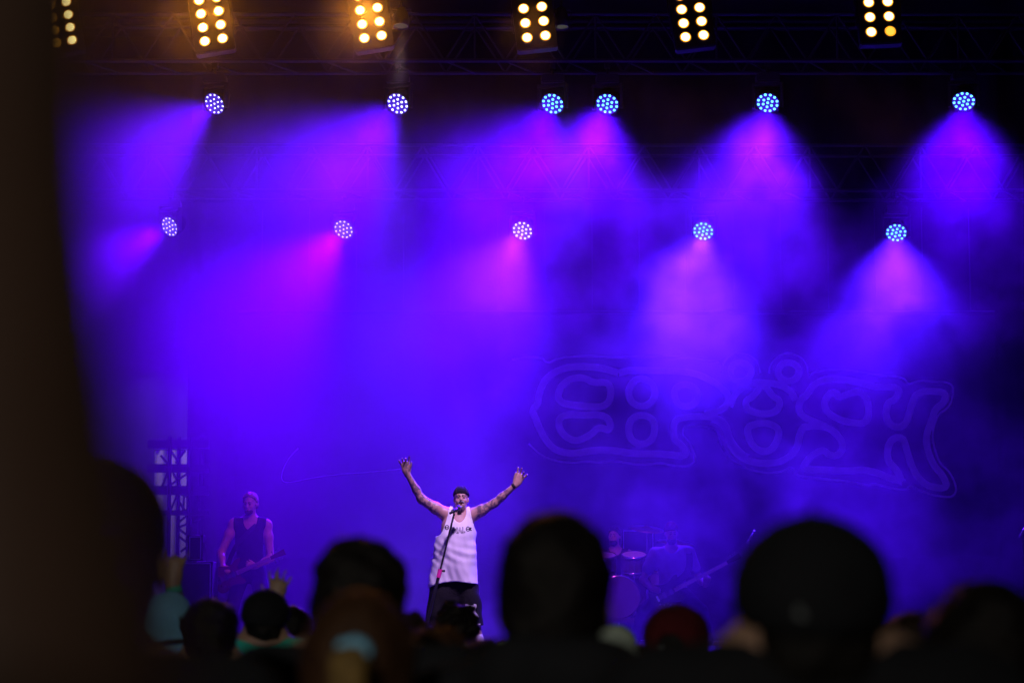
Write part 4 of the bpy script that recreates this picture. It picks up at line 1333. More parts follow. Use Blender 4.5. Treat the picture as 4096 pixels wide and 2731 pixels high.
# drums
M['drum_shell'] = mat_plain('drum_shell', (0.10, 0.09, 0.10), 0.2)
M['drum_head'] = mat_plain('drum_head', (0.65, 0.65, 0.62), 0.6)
M['cymbal'] = mat_plain('cymbal_bronze', (0.55, 0.38, 0.12), 0.28, 1.0)
def drum(name, loc, r, h, rot, label, stand=True, lugs=8):
    root = empty(name, loc)
    tag(root, label, 'drum', 'drum kit pieces')
    m4 = Euler(rot).to_matrix().to_4x4()
    bm = bmesh.new(); add_lathe(bm, [(r, -h / 2), (r, h / 2)], 28, m4); bm_obj('shell', bm, M['drum_shell'], root, True)
    for s in (-1, 1):
        bm = bmesh.new(); add_lathe(bm, [(0, s * h / 2), (r * 0.99, s * h / 2)], 28, m4); bm_obj('drum_head', bm, M['drum_shell'] if name == 'bass_drum' else M['drum_head'], root)
        bm = bmesh.new(); add_lathe(bm, [(r, s * (h / 2 - 0.03)), (r + 0.012, s * (h / 2 - 0.03)), (r + 0.012, s * (h / 2 + 0.008)), (r, s * (h / 2 + 0.008))], 28, m4); bm_obj('hoop', bm, M['chrome'], root, True)
    for i in range(lugs):
        a = 2 * math.pi * i / lugs
        p0 = m4 @ Vector(((r + 0.01) * math.cos(a), (r + 0.01) * math.sin(a), -h / 2 + 0.02)); p1 = m4 @ Vector(((r + 0.01) * math.cos(a), (r + 0.01) * math.sin(a), h / 2 - 0.02))
        tube_obj('tension_rod', p0, p1, 0.006, M['chrome'], root, 6)
    z = loc[2] - (Z0 + RISER)
    if stand:
        for i in range(3):
            a = 0.5 + i * 2.094
            tube_obj('leg', ((r + 0.015) * math.cos(a), (r + 0.015) * math.sin(a), -0.0), ((r + 0.06) * math.cos(a), (r + 0.06) * math.sin(a), -z), 0.009, M['chrome'], root, 6)
    return root
KX = dx0
ZR = Z0 + RISER
drum('bass_drum', (KX - 0.02, YD - 0.75, ZR + 0.28), 0.28, 0.42, (R(90), 0, 0), 'big bass drum lying on its side at the front of the kit', False, 10)
drum('rack_tom', (KX - 0.20, YD - 0.62, ZR + 0.74), 0.15, 0.22, (R(18), 0, 0), 'rack tom mounted over the left of the bass drum', True, 6)
drum('rack_tom', (KX + 0.20, YD - 0.62, ZR + 0.74), 0.165, 0.24, (R(18), 0, 0), 'rack tom mounted over the right of the bass drum', True, 6)
drum('floor_tom', (KX + 0.58, YD - 0.30, ZR + 0.42), 0.20, 0.40, (0, 0, 0), 'floor tom on three legs right of the bass drum', True, 8)
drum('snare_drum', (KX - 0.42, YD - 0.36, ZR + 0.60), 0.18, 0.14, (R(6), 0, 0), 'shallow snare drum left of the bass drum', True, 8)
def cymbal(x, y, h, r, tilt, label):
    root = empty('cymbal_stand', (x, y, ZR))
    tag(root, label, 'cymbal', 'cymbals of the drum kit')
    tube_obj('pole', (0, 0, 0.25), (0, 0, h), 0.011, M['chrome'], root, 8)
    for i in range(3):
        a = i * 2.094 + 0.4
        tube_obj('leg', (0, 0, 0.38), (0.26 * math.cos(a), 0.26 * math.sin(a), 0.0), 0.009, M['chrome'], root, 6)
    bm = bmesh.new()
    add_lathe(bm, [(0.012, 0.03), (0.04, 0.024), (0.055, 0.010), (r * 0.6, 0.0), (r, -0.018), (r, -0.021), (0.05, 0.004), (0.012, 0.02)], 32, Matrix.Translation((0, 0, h)) @ Euler((R(tilt), R(6), 0)).to_matrix().to_4x4())
    bm_obj('cymbal', bm, M['cymbal'], root, True)
cymbal(KX + 0.38, YD - 0.55, 1.22, 0.24, 14, 'crash cymbal on a stand at the right of the kit')
cymbal(KX - 0.55, YD - 0.62, 1.15, 0.22, 12, 'crash cymbal on a stand at the left of the kit')
cymbal(KX + 0.80, YD - 0.10, 1.05, 0.26, 10, 'wide ride cymbal at the outer right of the kit')
cymbal(KX - 0.75, YD - 0.30, 0.92, 0.18, 0, 'small hi-hat cymbal at the outer left of the kit')

# ------------------------------------------------------------------ amplifiers, cases, stands
M['tolex'] = mat_plain('black_tolex', (0.015, 0.015, 0.016), 0.6, bump=0.5, bscale=250)
M['grille'] = mat_plain('grille_cloth', (0.03, 0.03, 0.032), 0.9, bump=0.6, bscale=300)
M['piping'] = mat_plain('white_piping', (0.6, 0.6, 0.58), 0.6)
def cabinet(x, y, z, w, d, h, label, cat='amplifier', name='amp_cabinet'):
    root = empty(name, (x, y, z))
    tag(root, label, cat)
    box_obj('case', (0, 0, h / 2), (w, d, h), M['tolex'], root, bevel=0.012)
    box_obj('grille', (0, -d / 2 - 0.004, h / 2), (w - 0.07, 0.012, h - 0.07), M['grille'], root)
    bm = bmesh.new()
    for sx in (-1, 1): add_tube(bm, (sx * (w / 2 - 0.025), -d / 2 - 0.008, 0.025), (sx * (w / 2 - 0.025), -d / 2 - 0.008, h - 0.025), 0.006, None, 6)
    for zz in (0.025, h - 0.025): add_tube(bm, (-w / 2 + 0.025, -d / 2 - 0.008, zz), (w / 2 - 0.025, -d / 2 - 0.008, zz), 0.006, None, 6)
    bm_obj('piping', bm, M['piping'], root)
    for sx in (-1, 1):
        for zz in (0.02, h - 0.02):
            box_obj('corner_guard', (sx * (w / 2 - 0.015), -d / 2 + 0.015, zz), (0.045, 0.045, 0.045), M['black_metal'], root, bevel=0.008)
    for sx in (-1, 1):
        box_obj('handle', (sx * (w / 2 + 0.004), 0, h * 0.6), (0.012, 0.16, 0.06), M['black_metal'], root)
    return root
pa_ = P(2486, 2114, 35.2); pb_ = P(2617, 2114, 35.2)
top_h = pa_.z - Z0
cabinet((pa_.x + pb_.x) / 2, 35.3, Z0, 0.62, 0.36, top_h - 0.62, 'lower black speaker cabinet behind the drums')
cabinet((pa_.x + pb_.x) / 2, 35.3, Z0 + top_h - 0.615, pb_.x - pa_.x, 0.34, 0.61, 'upper speaker cabinet with pale piped edge showing above the drums')
c1 = P(780, 2245, 28.6)
cabinet(c1.x, 28.7, Z0, 0.46, 0.55, c1.z - Z0, 'black road case at the left edge of the stage', 'case', 'road_case')
c2 = P(786, 2140, 28.7)
cabinet(c2.x, 28.75, c1.z + 0.003, 0.18, 0.30, c2.z - c1.z, 'narrow black speaker standing on the road case', 'speaker', 'monitor_speaker')
cabinet(P(1500, 2500, 34.9).x, 35.0, Z0, 0.76, 0.36, 1.0, 'black amplifier stack behind the gap between guitarist and singer')
def straight_stand(px, py, Y, label, mic_at_top=True):
    t = P(px, py, Y)
    root = empty('microphone_stand', (t.x, Y, Z0)); tag(root, label, 'microphone stand')
    h = t.z - Z0
    tube_obj('pole', (0, 0, 0.02), (0, 0, h - 0.06), 0.011, M['dark_plastic'], root, 10)
    bm = bmesh.new(); add_lathe(bm, [(0.0, 0.0), (0.13, 0.0), (0.13, 0.018), (0.04, 0.04), (0.0, 0.045)], 20); bm_obj('round_base', bm, M['black_metal'], root, True)
    bm = bmesh.new(); add_tube(bm, (-0.05, 0, h - 0.10), (0.035, 0, h + 0.02), 0.014, 0.019, 12); bm_obj('microphone_body', bm, M['chrome'], root, True)
    bm = bmesh.new(); bmesh.ops.create_uvsphere(bm, u_segments=12, v_segments=8, radius=0.026, matrix=Matrix.Translation((0.045, 0, h + 0.035))); bm_obj('grille', bm, M['chrome'], root, True)
    return root
straight_stand(3003, 2140, 29.6, 'shiny microphone on a stand beside the black cap at right')
straight_stand(4092, 2115, 28.6, 'dark microphone stand at the right edge of the stage')

# ------------------------------------------------------------------ left wing: lattice tower in front of a pale canvas
YT = 34.6
tw = empty('lattice_tower', (P(720, 2400, YT).x, YT, 0))
tag(tw, 'dark lattice scaffold tower standing in the left wing of the stage', 'tower')
to = Vector(tw.location)
def Jt(px, py, dy=0): return P(px, py, YT + dy) - to
zt_top = P(700, 1745, YT).z
xs = [Jt(p_, 2000).x for p_ in (676, 707, 761, 798)]
for i, x in enumerate(xs):
    tube_obj('upright', (x, 0.15 * (i % 2), 0.0), (x, 0.15 * (i % 2), zt_top), (0.03, 0.026, 0.026, 0.04)[i], M['black_metal'], tw, 8)
for py, hgt in ((1775, 0.12), (1872, 0.12), (1960, 0.13), (2050, 0.07)):
    z = Jt(700, py).z
    box_obj('cross_beam', ((xs[0] + xs[-1]) / 2 - 0.1, 0.05, z), (xs[-1] - xs[0] + 0.45, 0.08, hgt), M['black_metal'], tw)
for (a, b) in (((640, 1958), (676, 1870)), ((676, 1940), (752, 1890)), ((690, 1890), (720, 1945)), ((707, 1995), (740, 2045)), ((680, 2040), (707, 1975)), ((730, 2045), (735, 1965)),
               ((707, 2090), (761, 2050)), ((707, 2110), (800, 2072)), ((707, 2110), (761, 2150)), ((707, 2140), (755, 2175)), ((720, 2205), (748, 2185)), ((707, 2260), (748, 2215)), ((700, 2265), (735, 2295)), ((700, 2290), (730, 2315)),
               ((680, 1800), (720, 1860)), ((740, 1800), (700, 1850)), ((640, 1820), (676, 1860)), ((761, 1990), (720, 1975)), ((735, 2045), (761, 2025))):
    p0, p1 = Jt(*a), Jt(*b)
    tube_obj('diagonal_brace', (p0.x, 0.05, p0.z), (p1.x, 0.05, p1.z), 0.017, M['black_metal'], tw, 8)
cv = empty('canvas_wall', (P(700, 2400, 38.0).x, 38.0, 0))
tag(cv, 'pale canvas wall seen through the lattice tower at left', 'canvas')
M['canvas'] = mat_plain('pale_canvas', (0.62, 0.60, 0.60), 0.9, noise=0.1, nscale=1.2, bump=0.2)
bm = bmesh.new()
za, zb = Z0 - 1.2, P(700, 1800, 38.0).z
prev = None
for i in range(40):
    x = -0.36 + 0.84 * i / 39
    a = bm.verts.new((x, 0.03 * math.sin(i * 0.7), za)); b = bm.verts.new((x, 0.03 * math.sin(i * 0.7 + 0.5), zb))
    if prev: bm.faces.new((prev[0], a, b, prev[1]))
    prev = (a, b)
bm_obj('cloth', bm, M['canvas'], cv, True)
tube_obj('top_rail', (-0.36, 0, zb + 0.03), (0.48, 0, zb + 0.03), 0.02, M['alu'], cv)
drape('wing_drape', -12.5, 38.3, -4.6, 38.3, Z0 - 1.2, 13.5, 'black drape behind the pale canvas in the left wing')
# ================================================================== the crowd, seen from behind
def crowd_person(px, top_px, d, label, hair='short', hair_mat='hair_black', shirt='cloth_black', trousers='cloth_navy',
                 skin='skin', cap=None, cap_mat='cloth_black', yaw=0.0, girth=1.0, arm=None, head_w=1.0, seed=0, extra=None,
                 tilt=0.0, top_extra=0.0, brim='front', hunch=0.075, hood=False, wristband=False):
    top = P(px, top_px, d)
    z_top = top.z - (0.032 if cap else 0.014) - top_extra
    H = z_top
    k = H / 1.78
    root = empty('person', (top.x, d, 0), (0, 0, R(yaw)))
    tag(root, label, 'person', 'people in the crowd')
    V3 = lambda x, y, z: Vector((x * k, y * k, z * k))
    sw = 0.185 * (0.6 + 0.4 * girth)
    neck = V3(0, -0.015, 1.49 + hunch); shL = V3(-sw, 0, 1.43 + hunch * 0.9); shR = V3(sw, 0, 1.43 + hunch * 0.9)
    hip = V3(0, 0, 0.95)
    hc = V3(math.sin(R(tilt)) * 0.1, 0.015, 1.655)
    Rh = Matrix.Rotation(R(tilt), 3, 'Y')
    fwd = Vector((0, 1, 0))
    body = Sdf()
    Th = head_sdf(body, hc, Rh, k * head_w, face=True)
    body.cap(Th(0, -0.025, -0.06), neck, 0.054 * k, 0.058 * k, 0.03)
    torso_sdf(body, neck, shL, shR, hip, fwd, girth * k)
    arms = {}
    for e, sh in ((-1, shL), (1, shR)):
        if arm and arm.get(e):
            el, wr = [Vector(v) * k for v in arm[e][:2]]
        else:
            el = sh + V3(e * 0.05, -0.03, -0.29); wr = el + V3(-e * 0.03, 0.12, -0.22)
        arms[e] = (sh, el, wr)
        limb(body, sh, el, 0.050 * k, 0.040 * k, 0.03, 0.004)
        limb(body, el, wr, 0.041 * k, 0.027 * k, 0.02, 0.003)
        hd = (wr - el).normalized()
        if arm and arm.get(e) and len(arm[e]) > 2:
            o = arm[e][2]
            hand_sdf(body, wr, o.get('d', hd), o['side'], o['normal'], o.get('curl', (12, 12, 14, 16)), o.get('thumb', 40), o.get('spread', 9), k * o.get('sc', 1.0))
        else:
            hand_sdf(body, wr, hd, (0, 1, 0), (-e, 0, 0), sc=k)
    legs = []
    for e in (-1, 1):
        hp = V3(e * 0.09, 0, 0.92); kn = V3(e * 0.11, 0.02, 0.5); an = V3(e * 0.12, 0, 0.085)
        legs.append((hp, kn, an))
        limb(body, hp, kn, 0.085 * k, 0.058 * k, 0.03); limb(body, kn, an, 0.057 * k, 0.038 * k, 0.03)
        body.cap(an + V3(0, -0.03, -0.045), an + V3(0, 0.14, -0.055), 0.035 * k, 0.026 * k, 0.03)
    vox = 0.013 if d > 2.0 else 0.012
    body.build('body', vox, M[skin], root)
    if wristband:
        s0, el, wr = arms[1]
        bm = bmesh.new(); dd = (wr - el).normalized()
        add_tube(bm, wr - dd * 0.045, wr - dd * 0.018, 0.036 * k, 0.034 * k, 16)
        bm_obj('wristband', bm, M['cloth_teal'], root, True)
    # shirt
    sh_ = Sdf()
    torso_sdf(sh_, neck - V3(0, 0, 0.03), shL, shR, hip, fwd, girth * k)
    for e in (-1, 1):
        s0, el, wr = arms[e]
        sh_.cap(s0, s0.lerp(el, 0.62), 0.060 * k, 0.058 * k, 0.04)
    if hood:
        sh_.cap(neck + V3(-0.06, -0.05, 0.01), neck + V3(0.06, -0.05, 0.01), 0.06 * k, None, 0.04)
        sh_.cap(neck + V3(-0.09, 0.02, -0.01), neck + V3(-0.05, -0.06, 0.0), 0.05 * k, None, 0.04)
        sh_.cap(neck + V3(0.09, 0.02, -0.01), neck + V3(0.05, -0.06, 0.0), 0.05 * k, None, 0.04)
    zc = (1.505 + hunch * (1.25 if hood else 1.0)) * k
    ycol = 0.55
    sh_.build('shirt', 0.017, M[shirt], root, 0.014,
              clip=lambda X, Y, Z: np.maximum(Z - (zc - Y * ycol), 0.86 * k - Z),
              noise=fold_noise(0.006, 16, seed, (1, 1, 0.6)))
    tr = Sdf()
    tr.ell(hip, (0.168 * girth * k, 0.125 * girth * k, 0.12 * k), None, 0.04)
    for hp, kn, an in legs:
        limb(tr, hp, kn, 0.09 * k, 0.068 * k, 0.03); limb(tr, kn, an, 0.066 * k, 0.058 * k, 0.03)
    tr.build('trousers', 0.022, M[trousers], root, 0.012, clip=lambda X, Y, Z: np.maximum(Z - 1.0 * k, 0.06 - Z),
             noise=fold_noise(0.005, 18, seed + 1))
    for hp, kn, an in legs:
        so = Sdf()
        so.cap(an + V3(0, -0.04, -0.045), an + V3(0, 0.15, -0.055), 0.046 * k, 0.038 * k, 0.03)
        so.build('shoe', 0.014, M['shoe'], root, clip=lambda X, Y, Z: 0.003 - Z)
    # hair
    hs = k * head_w
    RmT = Rh.transposed()
    def hl(X, Y, Z):
        qx, qy, qz = X - hc.x, Y - hc.y, Z - hc.z
        return [(RmT[i][0] * qx + RmT[i][1] * qy + RmT[i][2] * qz) / hs for i in range(3)]
    hr = Sdf()
    if cap == 'bucket': hair = None
    if hair in ('short', 'curly', 'full'):
        t = {'short': 0.012, 'curly': 0.026, 'full': 0.02}[hair]
        hr.ell(Th(0, -0.014, 0.032), tuple(v * hs for v in (0.078, 0.1, 0.094)), Rh, 0.02)
        hr.ell(Th(0, -0.045, -0.045), tuple(v * hs for v in (0.062, 0.055, 0.05)), Rh, 0.03)
        amp = {'short': 0.004, 'curly': 0.011, 'full': 0.006}[hair]
        f1 = fold_noise(amp, 70 if hair == 'curly' else 45, seed + 3); f2 = fold_noise(amp * 0.5, 160, seed + 4)
        def clip(X, Y, Z):
            lx, ly, lz = hl(X, Y, Z)
            low = (0.068 + (ly - 0.085) * 0.98) - lz            # hairline plane forehead -> nape
            return low * 0.7 * hs + 0 * lx
        hr.build('hair', 0.009, M[hair_mat], root, t, clip=clip, noise=lambda X, Y, Z: f1(X, Y, Z) + f2(X, Y, Z))
    elif hair in ('long', 'ponytail'):
        hr.ell(Th(0, -0.014, 0.032), tuple(v * hs for v in (0.080, 0.102, 0.096)), Rh, 0.02)
        hr.ell(Th(0, -0.045, -0.05), tuple(v * hs for v in (0.075, 0.055, 0.07)), Rh, 0.03)
        if hair == 'long':
            for i in range(7):
                a = -0.085 + 0.17 * i / 6
                yy = -0.075 + 3.5 * a * a
                hr.cap(Th(a * 0.85, yy + 0.03, 0.0), Th(a * 1.12 + 0.01 * math.sin(i * 2.1), yy - 0.02, -0.33 + 0.03 * math.sin(i * 1.7)), 0.034 * hs, 0.022 * hs, 0.02)
        f1 = fold_noise(0.004, 60, seed + 3, (1, 1, 0.15))
        def clip(X, Y, Z):
            lx, ly, lz = hl(X, Y, Z)
            return np.minimum(0.5 * ((0.066 + (ly - 0.085) * 1.0) - lz) * hs, (ly + 0.012 + 0 * lz) * hs)
        hr.build('hair', 0.010, M[hair_mat], root, 0.010, clip=clip, noise=f1)
        if hair == 'ponytail':
            bm = bmesh.new()
            ctr = Th(0.0, -0.128, 0.045)
            for i in range(20):
                a0 = 2 * math.pi * i / 20
                rr = 0.018 + 0.003 * math.sin(i * 2.6)
                p = ctr + Vector((rr * math.cos(a0), -0.012, rr * math.sin(a0) * 0.7)) * k
                bmesh.ops.create_icosphere(bm, subdivisions=2, radius=(0.011 + 0.002 * math.sin(i * 4.1)) * k, matrix=Matrix.Translation(p))
            bm_obj('scrunchie', bm, M['scrunchie'], root, True)
            pt = Sdf()
            a0 = ctr + V3(0, -0.01, 0.0)
            pts = [a0, a0 + V3(0, -0.05, -0.02), a0 + V3(-0.004, -0.06, -0.10), a0 + V3(-0.01, -0.045, -0.22), a0 + V3(-0.012, -0.03, -0.34)]
            rad = [0.014, 0.024, 0.030, 0.026, 0.010]
            for (p0, r0), (p1, r1) in zip(zip(pts, rad), list(zip(pts, rad))[1:]):
                pt.cap(p0, p1, r0 * k, r1 * k, 0.02)
            pt.build('ponytail', 0.008, M['hair_blond'], root, 0, noise=fold_noise(0.004, 90, seed + 9, (1, 0.6, 0.12)))
    if cap:
        cs = Sdf()
        up = 0.035 if cap != 'bucket' else 0.05
        if cap == 'bucket':
            cs.ell(Th(0, -0.012, 0.045), tuple(v * hs for v in (0.092, 0.11, 0.10)), Rh, 0.02)
            cs.cap(Th(0, -0.01, 0.0), Th(0, -0.01, 0.06), 0.10 * hs, 0.088 * hs, 0.02)
            cl = lambda X, Y, Z: (0.005 - hl(X, Y, Z)[2]) * hs
            c_ = cs.build('hat', 0.010, M[cap_mat], root, 0.004, clip=cl, noise=fold_noise(0.003, 40, seed))
            bm = bmesh.new()
            prof = [(0.100, 0.012), (0.128, -0.022), (0.150, -0.045), (0.148, -0.049), (0.126, -0.028), (0.097, 0.004)]
            add_lathe(bm, prof, 40)
            for v in bm.verts:
                a = math.atan2(v.co.y, v.co.x)
                v.co.z += 0.006 * math.sin(a * 3 + seed) * (v.co.xy.length - 0.09) / 0.05
                v.co.y *= 1.1
            mt = Matrix.Translation(Th(0, -0.012, 0.0)) @ Rh.to_4x4() @ Matrix.Scale(hs, 4)
            bmesh.ops.transform(bm, matrix=mt, verts=bm.verts)
            bm_obj('brim', bm, M[cap_mat], c_, True)
        else:
            cs.ell(Th(0, -0.014, 0.034), tuple(v * hs for v in (0.080, 0.104, 0.090)), Rh, 0.02)
            cs.ell(Th(0, -0.012, 0.062), tuple(v * hs for v in (0.083, 0.100, 0.055)), Rh, 0.03)
            cs.ell(Th(0, -0.02, 0.02), tuple(v * hs for v in (0.088, 0.106, 0.07)), Rh, 0.03)
            hole = (cap == 'snapback_reversed')
            def cl(X, Y, Z):
                lx, ly, lz = hl(X, Y, Z)
                f = (0.012 + 0.25 * np.minimum(ly, 0.05) - lz) * hs * 0.95 + 0 * lx
                if hole:
                    g = 0.04 - np.sqrt((lx * 1.0) ** 2 + ((lz - 0.012) * 1.15) ** 2)
                    g = np.where(ly < 0, g, -1.0) * hs
                    f = np.maximum(f, g)
                return f
            c_ = cs.build('cap', 0.009, M[cap_mat], root, 0.010, clip=cl, noise=fold_noise(0.0012, 50, seed))
            bm = bmesh.new()
            bmesh.ops.create_uvsphere(bm, u_segments=10, v_segments=6, radius=0.007 * hs, matrix=Matrix.Translation(Th(0, -0.014, 0.138)))
            bm_obj('button', bm, M[cap_mat], c_, True)
            for i in range(6):       # seams
                a = math.pi / 6 + i * math.pi / 3
                bm = bmesh.new()
                pts = []
                for j in range(9):
                    t = R(8 + j * 9)
                    pts.append(Th(0.097 * math.sin(t) * math.cos(a), -0.014 + 0.119 * math.sin(t) * math.sin(a), 0.034 + 0.1045 * math.cos(t)))
                add_path(bm, pts, 0.0016 * hs, 5)
                bm_obj('seam', bm, M[cap_mat], c_)
            if hole:
                bm = bmesh.new()
                pts = [Th(0.088 * math.sin(R(a)), -0.014 - 0.117 * math.cos(R(a)), -0.022) for a in range(-50, 51, 10)]
                for p0, p1 in zip(pts[:-1], pts[1:]):
                    m_ = (p0 + p1) / 2
                    add_tube(bm, p0, p1, 0.011 * hs, None, 8)
                bm_obj('strap', bm, M[cap_mat], c_, True)
            # brim: curved tongue
            bm = bmesh.new()
            n1, n2 = 14, 6
            g = []
            sgn = 1
            for i in range(n1 + 1):
                a = R(-62 + 124 * i / n1)
                row = []
                for j in range(n2 + 1):
                    rr = 1 + 0.62 * (j / n2) * max(0.15, math.cos(a * 1.15))
                    x = 0.092 * math.sin(a) * (1 + 0.08 * j / n2); y = -0.014 + 0.114 * math.cos(a) * rr
                    z = 0.028 - 0.02 * (j / n2) - 0.028 * (x / 0.09) ** 2
                    row.append(bm.verts.new(Th(x, y, z)))
                g.append(row)
            for i in range(n1):
                for j in range(n2):
                    bm.faces.new((g[i][j], g[i + 1][j], g[i + 1][j + 1], g[i][j + 1]))
            bmesh.ops.solidify(bm, geom=bm.faces[:], thickness=0.004)
            bm_obj('brim', bm, M[cap_mat], c_, True)
            if extra == 'badge':
                bm = bmesh.new()
                bmesh.ops.create_cone(bm, cap_ends=True, segments=12, radius1=0.009 * hs, radius2=0.008 * hs, depth=0.006,
                                      matrix=Matrix.Translation(Th(-0.028, -0.131, 0.012)) @ Matrix.Rotation(R(90), 4, 'X'))
                bm_obj('badge', bm, M['badge'], c_)
    return root

UP = (0, 0, 1)
crowd_person(440, 1850, 3.7, 'large dark blurred head of a man in black at the lower left', hair='short', seed=1, head_w=1.08, skin='skin_tan', tilt=-3, hunch=0.0)
crowd_person(2215, 2052, 3.9, 'large dark short-haired head in black hoodie at the centre of the front crowd', hair='short', seed=2, head_w=1.06, girth=1.12, hood=True, hunch=0.035)
crowd_person(1425, 2152, 4.7, 'short-haired dark man directly behind the brown ponytail, left of the singer', hair='full', seed=3, head_w=1.0, tilt=3)
crowd_person(1440, 2375, 3.7, 'brown-haired woman with blond ponytail tied by a pale blue scrunchie', hair='ponytail', hair_mat='hair_brown', seed=4, head_w=1.05, shirt='cloth_brown', girth=0.9)
crowd_person(3245, 2012, 3.15, 'man in black baseball cap with grey dot badge, biggest head on the right', cap='baseball', hair='short', seed=5, extra='badge', head_w=1.04, girth=1.3, hunch=0.115)
crowd_person(3930, 2375, 4.0, 'broad dark head cut by the right edge of the picture', hair='full', seed=6, head_w=1.12, girth=1.1)
crowd_person(3640, 2440, 6.6, 'partly hidden dark-haired head between the black cap and the right-edge head', hair='long', hair_mat='hair_dark_brown', seed=7)
crowd_person(2705, 2388, 7.0, 'man in dark red baseball cap worn backwards with skin showing through the strap opening', cap='snapback_reversed', cap_mat='cloth_red', hair='short', seed=8, yaw=-14, extra='badge')
crowd_person(1055, 2337, 10.0, 'man in plain black cap with teal shirt collar at lower left', cap='baseball', hair='short', shirt='cloth_teal', seed=9, tilt=4)
crowd_person(845, 2392, 8.2, 'round dark-haired head between the pale blue hat and the black cap', hair='full', seed=10, shirt='cloth_char')
crowd_person(680, 2358, 9.6, 'person in pale blue bucket hat raising one hand with a teal wristband', cap='bucket', cap_mat='cloth_paleblue', hair='short', shirt='cloth_paleblue', seed=11,
             wristband=True, arm={1: ((0.04, 0.24, 1.60), (-0.015, 0.22, 1.85), dict(d=(0.10, 0, 1), side=(-1, 0, 0), normal=(0, 1, 0), curl=(20, 85, 85, 6), thumb=20, spread=14))})
crowd_person(1172, 2420, 11.5, 'small dark head behind the black cap, one open hand raised beside it', hair='short', seed=12,
             arm={-1: ((-0.24, 0.14, 1.58), (-0.105, 0.12, 1.80), dict(d=(0.18, 0, 1), side=(-1, 0, 0), normal=(0, 1, 0), curl=(6, 6, 8, 8), thumb=50, spread=13, sc=1.15))})
crowd_person(1828, 2420, 11.2, 'small curly dark-haired head in front of the singer\'s shorts', hair='curly', seed=13)
crowd_person(1745, 2498, 5.4, 'long brown-haired head right of the ponytail', hair='long', hair_mat='hair_brown', seed=14, girth=0.85, shirt='cloth_brown')
crowd_person(1636, 2462, 7.2, 'low brown head showing between the ponytail and the long brown hair', hair='full', hair_mat='hair_dark_brown', seed=15)
crowd_person(1895, 2545, 9.0, 'low pale grey-green cap just right of the curly dark head', cap='baseball', cap_mat='cloth_grey', hair='short', seed=16)
crowd_person(2025, 2540, 10.4, 'low pale green cap beside the left shoulder of the central man', cap='baseball', cap_mat='cloth_green', hair='short', seed=17)
crowd_person(1935, 2565, 6.6, 'low black-haired head in front of the two pale caps', hair='full', seed=18)
crowd_person(2448, 2490, 7.6, 'pale grey bucket hat beside the right shoulder of the central man', cap='bucket', cap_mat='cloth_grey', hair='short', shirt='cloth_grey', seed=19)
crowd_person(2560, 2572, 8.6, 'low dark head between the pale grey hat and the dark red cap', hair='short', hair_mat='hair_dark_brown', shirt='cloth_grey', seed=20)

crowd_person(-2860, -1478, 0.60, 'out-of-focus person at the left edge with a bare arm raised close to the camera', hair='short', seed=30, skin='skin_tan', shirt='cloth_brown',
             hunch=0.0, arm={1: ((0.160, 0.0, 1.70), (0.118, 0.03, 1.97), dict(side=(-1, 0, 0), normal=(0, 1, 0)))})
# ================================================================== stage smoke
sm = bpy.data.materials.new('stage_smoke')
sm.use_nodes = True
nt = sm.node_tree
nt.nodes.remove(nt.nodes['Principled BSDF'])
pv = nt.nodes.new('ShaderNodeVolumePrincipled')
pv.inputs['Color'].default_value = (0.95, 0.95, 0.95, 1)
pv.inputs['Anisotropy'].default_value = 0.25
nt.links.new(pv.outputs[0], nt.nodes['Material Output'].inputs['Volume'])
tc = nt.nodes.new('ShaderNodeTexCoord')
def math_node(op, a=None, b=None, clamp=False):
    n = nt.nodes.new('ShaderNodeMath'); n.operation = op; n.use_clamp = clamp
    for i, v in enumerate((a, b)):
        if v is None: continue
        if isinstance(v, (int, float)): n.inputs[i].default_value = v
        else: nt.links.new(v, n.inputs[i])
    return n.outputs[0]
def maprange(x, a, b, c, d, smooth=True):
    n = nt.nodes.new('ShaderNodeMapRange')
    n.interpolation_type = 'SMOOTHSTEP' if smooth else 'LINEAR'
    n.inputs[1].default_value = a; n.inputs[2].default_value = b
    n.inputs[3].default_value = c; n.inputs[4].default_value = d
    nt.links.new(x, n.inputs[0])
    return n.outputs[0]
sep = nt.nodes.new('ShaderNodeSeparateXYZ')
nt.links.new(tc.outputs['Object'], sep.inputs[0])
X, Yc, Zc = sep.outputs
ns = nt.nodes.new('ShaderNodeTexNoise')
ns.inputs['Scale'].default_value = 0.62
ns.inputs['Detail'].default_value = 5.0
ns.inputs['Roughness'].default_value = 0.55
ns.inputs['Distortion'].default_value = 0.4
nt.links.new(tc.outputs['Object'], ns.inputs['Vector'])
n2 = nt.nodes.new('ShaderNodeTexNoise')
n2.inputs['Scale'].default_value = 1.9
n2.inputs['Detail'].default_value = 3.0
n2.inputs['Roughness'].default_value = 0.6
n2.inputs['Distortion'].default_value = 0.8
nt.links.new(tc.outputs['Object'], n2.inputs['Vector'])
wisp = maprange(n2.outputs['Fac'], 0.36, 0.64, 0.45, 1.55)
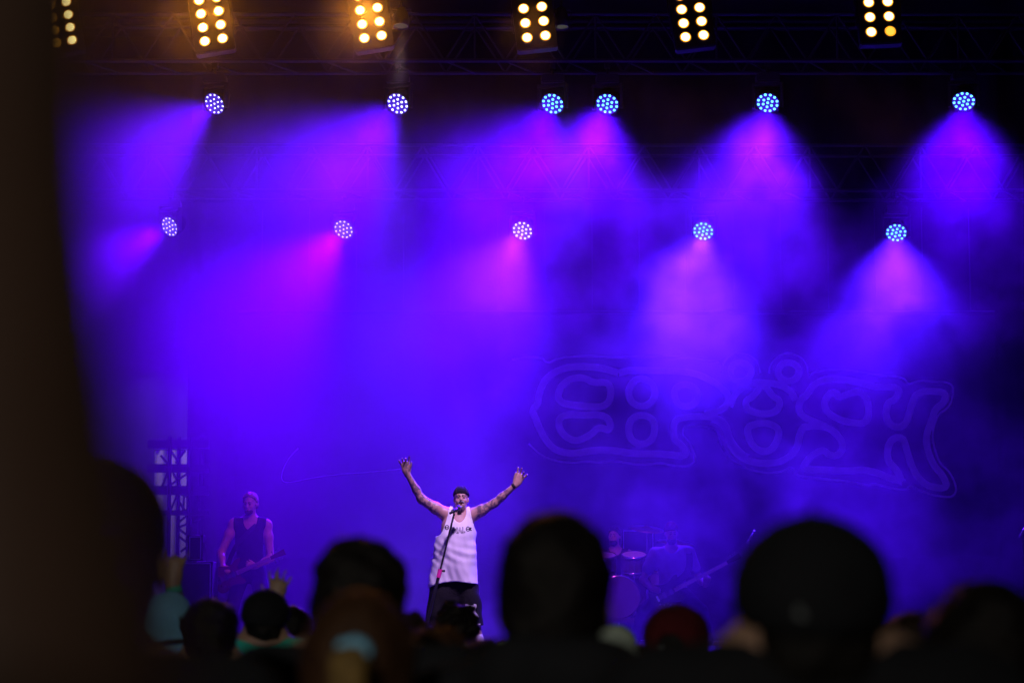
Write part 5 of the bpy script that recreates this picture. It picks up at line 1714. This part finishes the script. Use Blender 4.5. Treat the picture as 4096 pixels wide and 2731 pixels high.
# thick on the left, thinning to broken clouds on the right; thin near the roof
thick = maprange(X, -3.2, 2.2, 0.85, 0.0)
cloud = maprange(ns.outputs['Fac'], 0.43, 0.60, 0.05, 0.78)
even = math_node('ADD', math_node('MULTIPLY', math_node('MULTIPLY', cloud, wisp), math_node('SUBTRACT', 1.0, thick)), math_node('MULTIPLY', thick, 0.85))
zfall = maprange(Zc, 6.4, 8.2, 0.0, 0.97)
ztop = math_node('SUBTRACT', 1.0, math_node('MULTIPLY', zfall, maprange(X, -4.5, 0.5, 0.80, 1.02)))
xr = maprange(X, 3.0, 6.6, 1.0, 0.30)
wing = math_node('SUBTRACT', 1.0, math_node('MULTIPLY', maprange(Zc, 2.2, 5.0, 0.6, 0.0), maprange(X, -4.4, -2.4, 1.0, 0.0)))
base = math_node('MULTIPLY', math_node('MULTIPLY', math_node('MULTIPLY', even, ztop), xr), wing)
# puffs added under the lamps and by the blinders to make bright pools
glow_puff = None
cloud2 = math_node('MULTIPLY', maprange(ns.outputs['Fac'], 0.35, 0.65, 0.25, 1.5), wisp)
for (px_, py_, Y_, rad, amp) in ((2800, 1230, 32.6, 1.55, 1.6), (3570, 1260, 32.6, 1.45, 1.4), (2040, 1230, 32.7, 1.3, 0.8), (3040, 700, 29.8, 1.2, 1.3), (3850, 700, 29.8, 1.15, 1.3),
                                 (2300, 700, 29.8, 1.4, 0.9), (1420, 760, 29.9, 1.3, 0.5), (800, 120, 29.1, 0.75, 1.6), (1440, 120, 29.1, 0.8, 1.6), (2080, 170, 29.1, 0.6, 1.0), (1610, 250, 29.8, 0.6, 1.0)):
    c_ = P(px_, py_, Y_)
    dn = nt.nodes.new('ShaderNodeVectorMath'); dn.operation = 'DISTANCE'
    nt.links.new(tc.outputs['Object'], dn.inputs[0]); dn.inputs[1].default_value = c_
    b_ = maprange(dn.outputs['Value'], 0.15, rad, amp, 0.0)
    glow_puff = b_ if glow_puff is None else math_node('ADD', glow_puff, b_)
dens = math_node('MULTIPLY', math_node('ADD', base, math_node('MULTIPLY', glow_puff, cloud2)), 0.055)
nt.links.new(dens, pv.inputs['Density'])
bm = bmesh.new()
add_box(bm, (0, (27.0 + Y_BACK + 0.3) / 2, (Z0 + 0.01 + 10.6) / 2), (23.0, Y_BACK + 0.3 - 27.0, 10.6 - Z0 - 0.01))
smoke = bm_obj('stage_smoke', bm, sm)
tag(smoke, 'violet-lit stage smoke hanging under the trusses', 'smoke', kind='stuff')
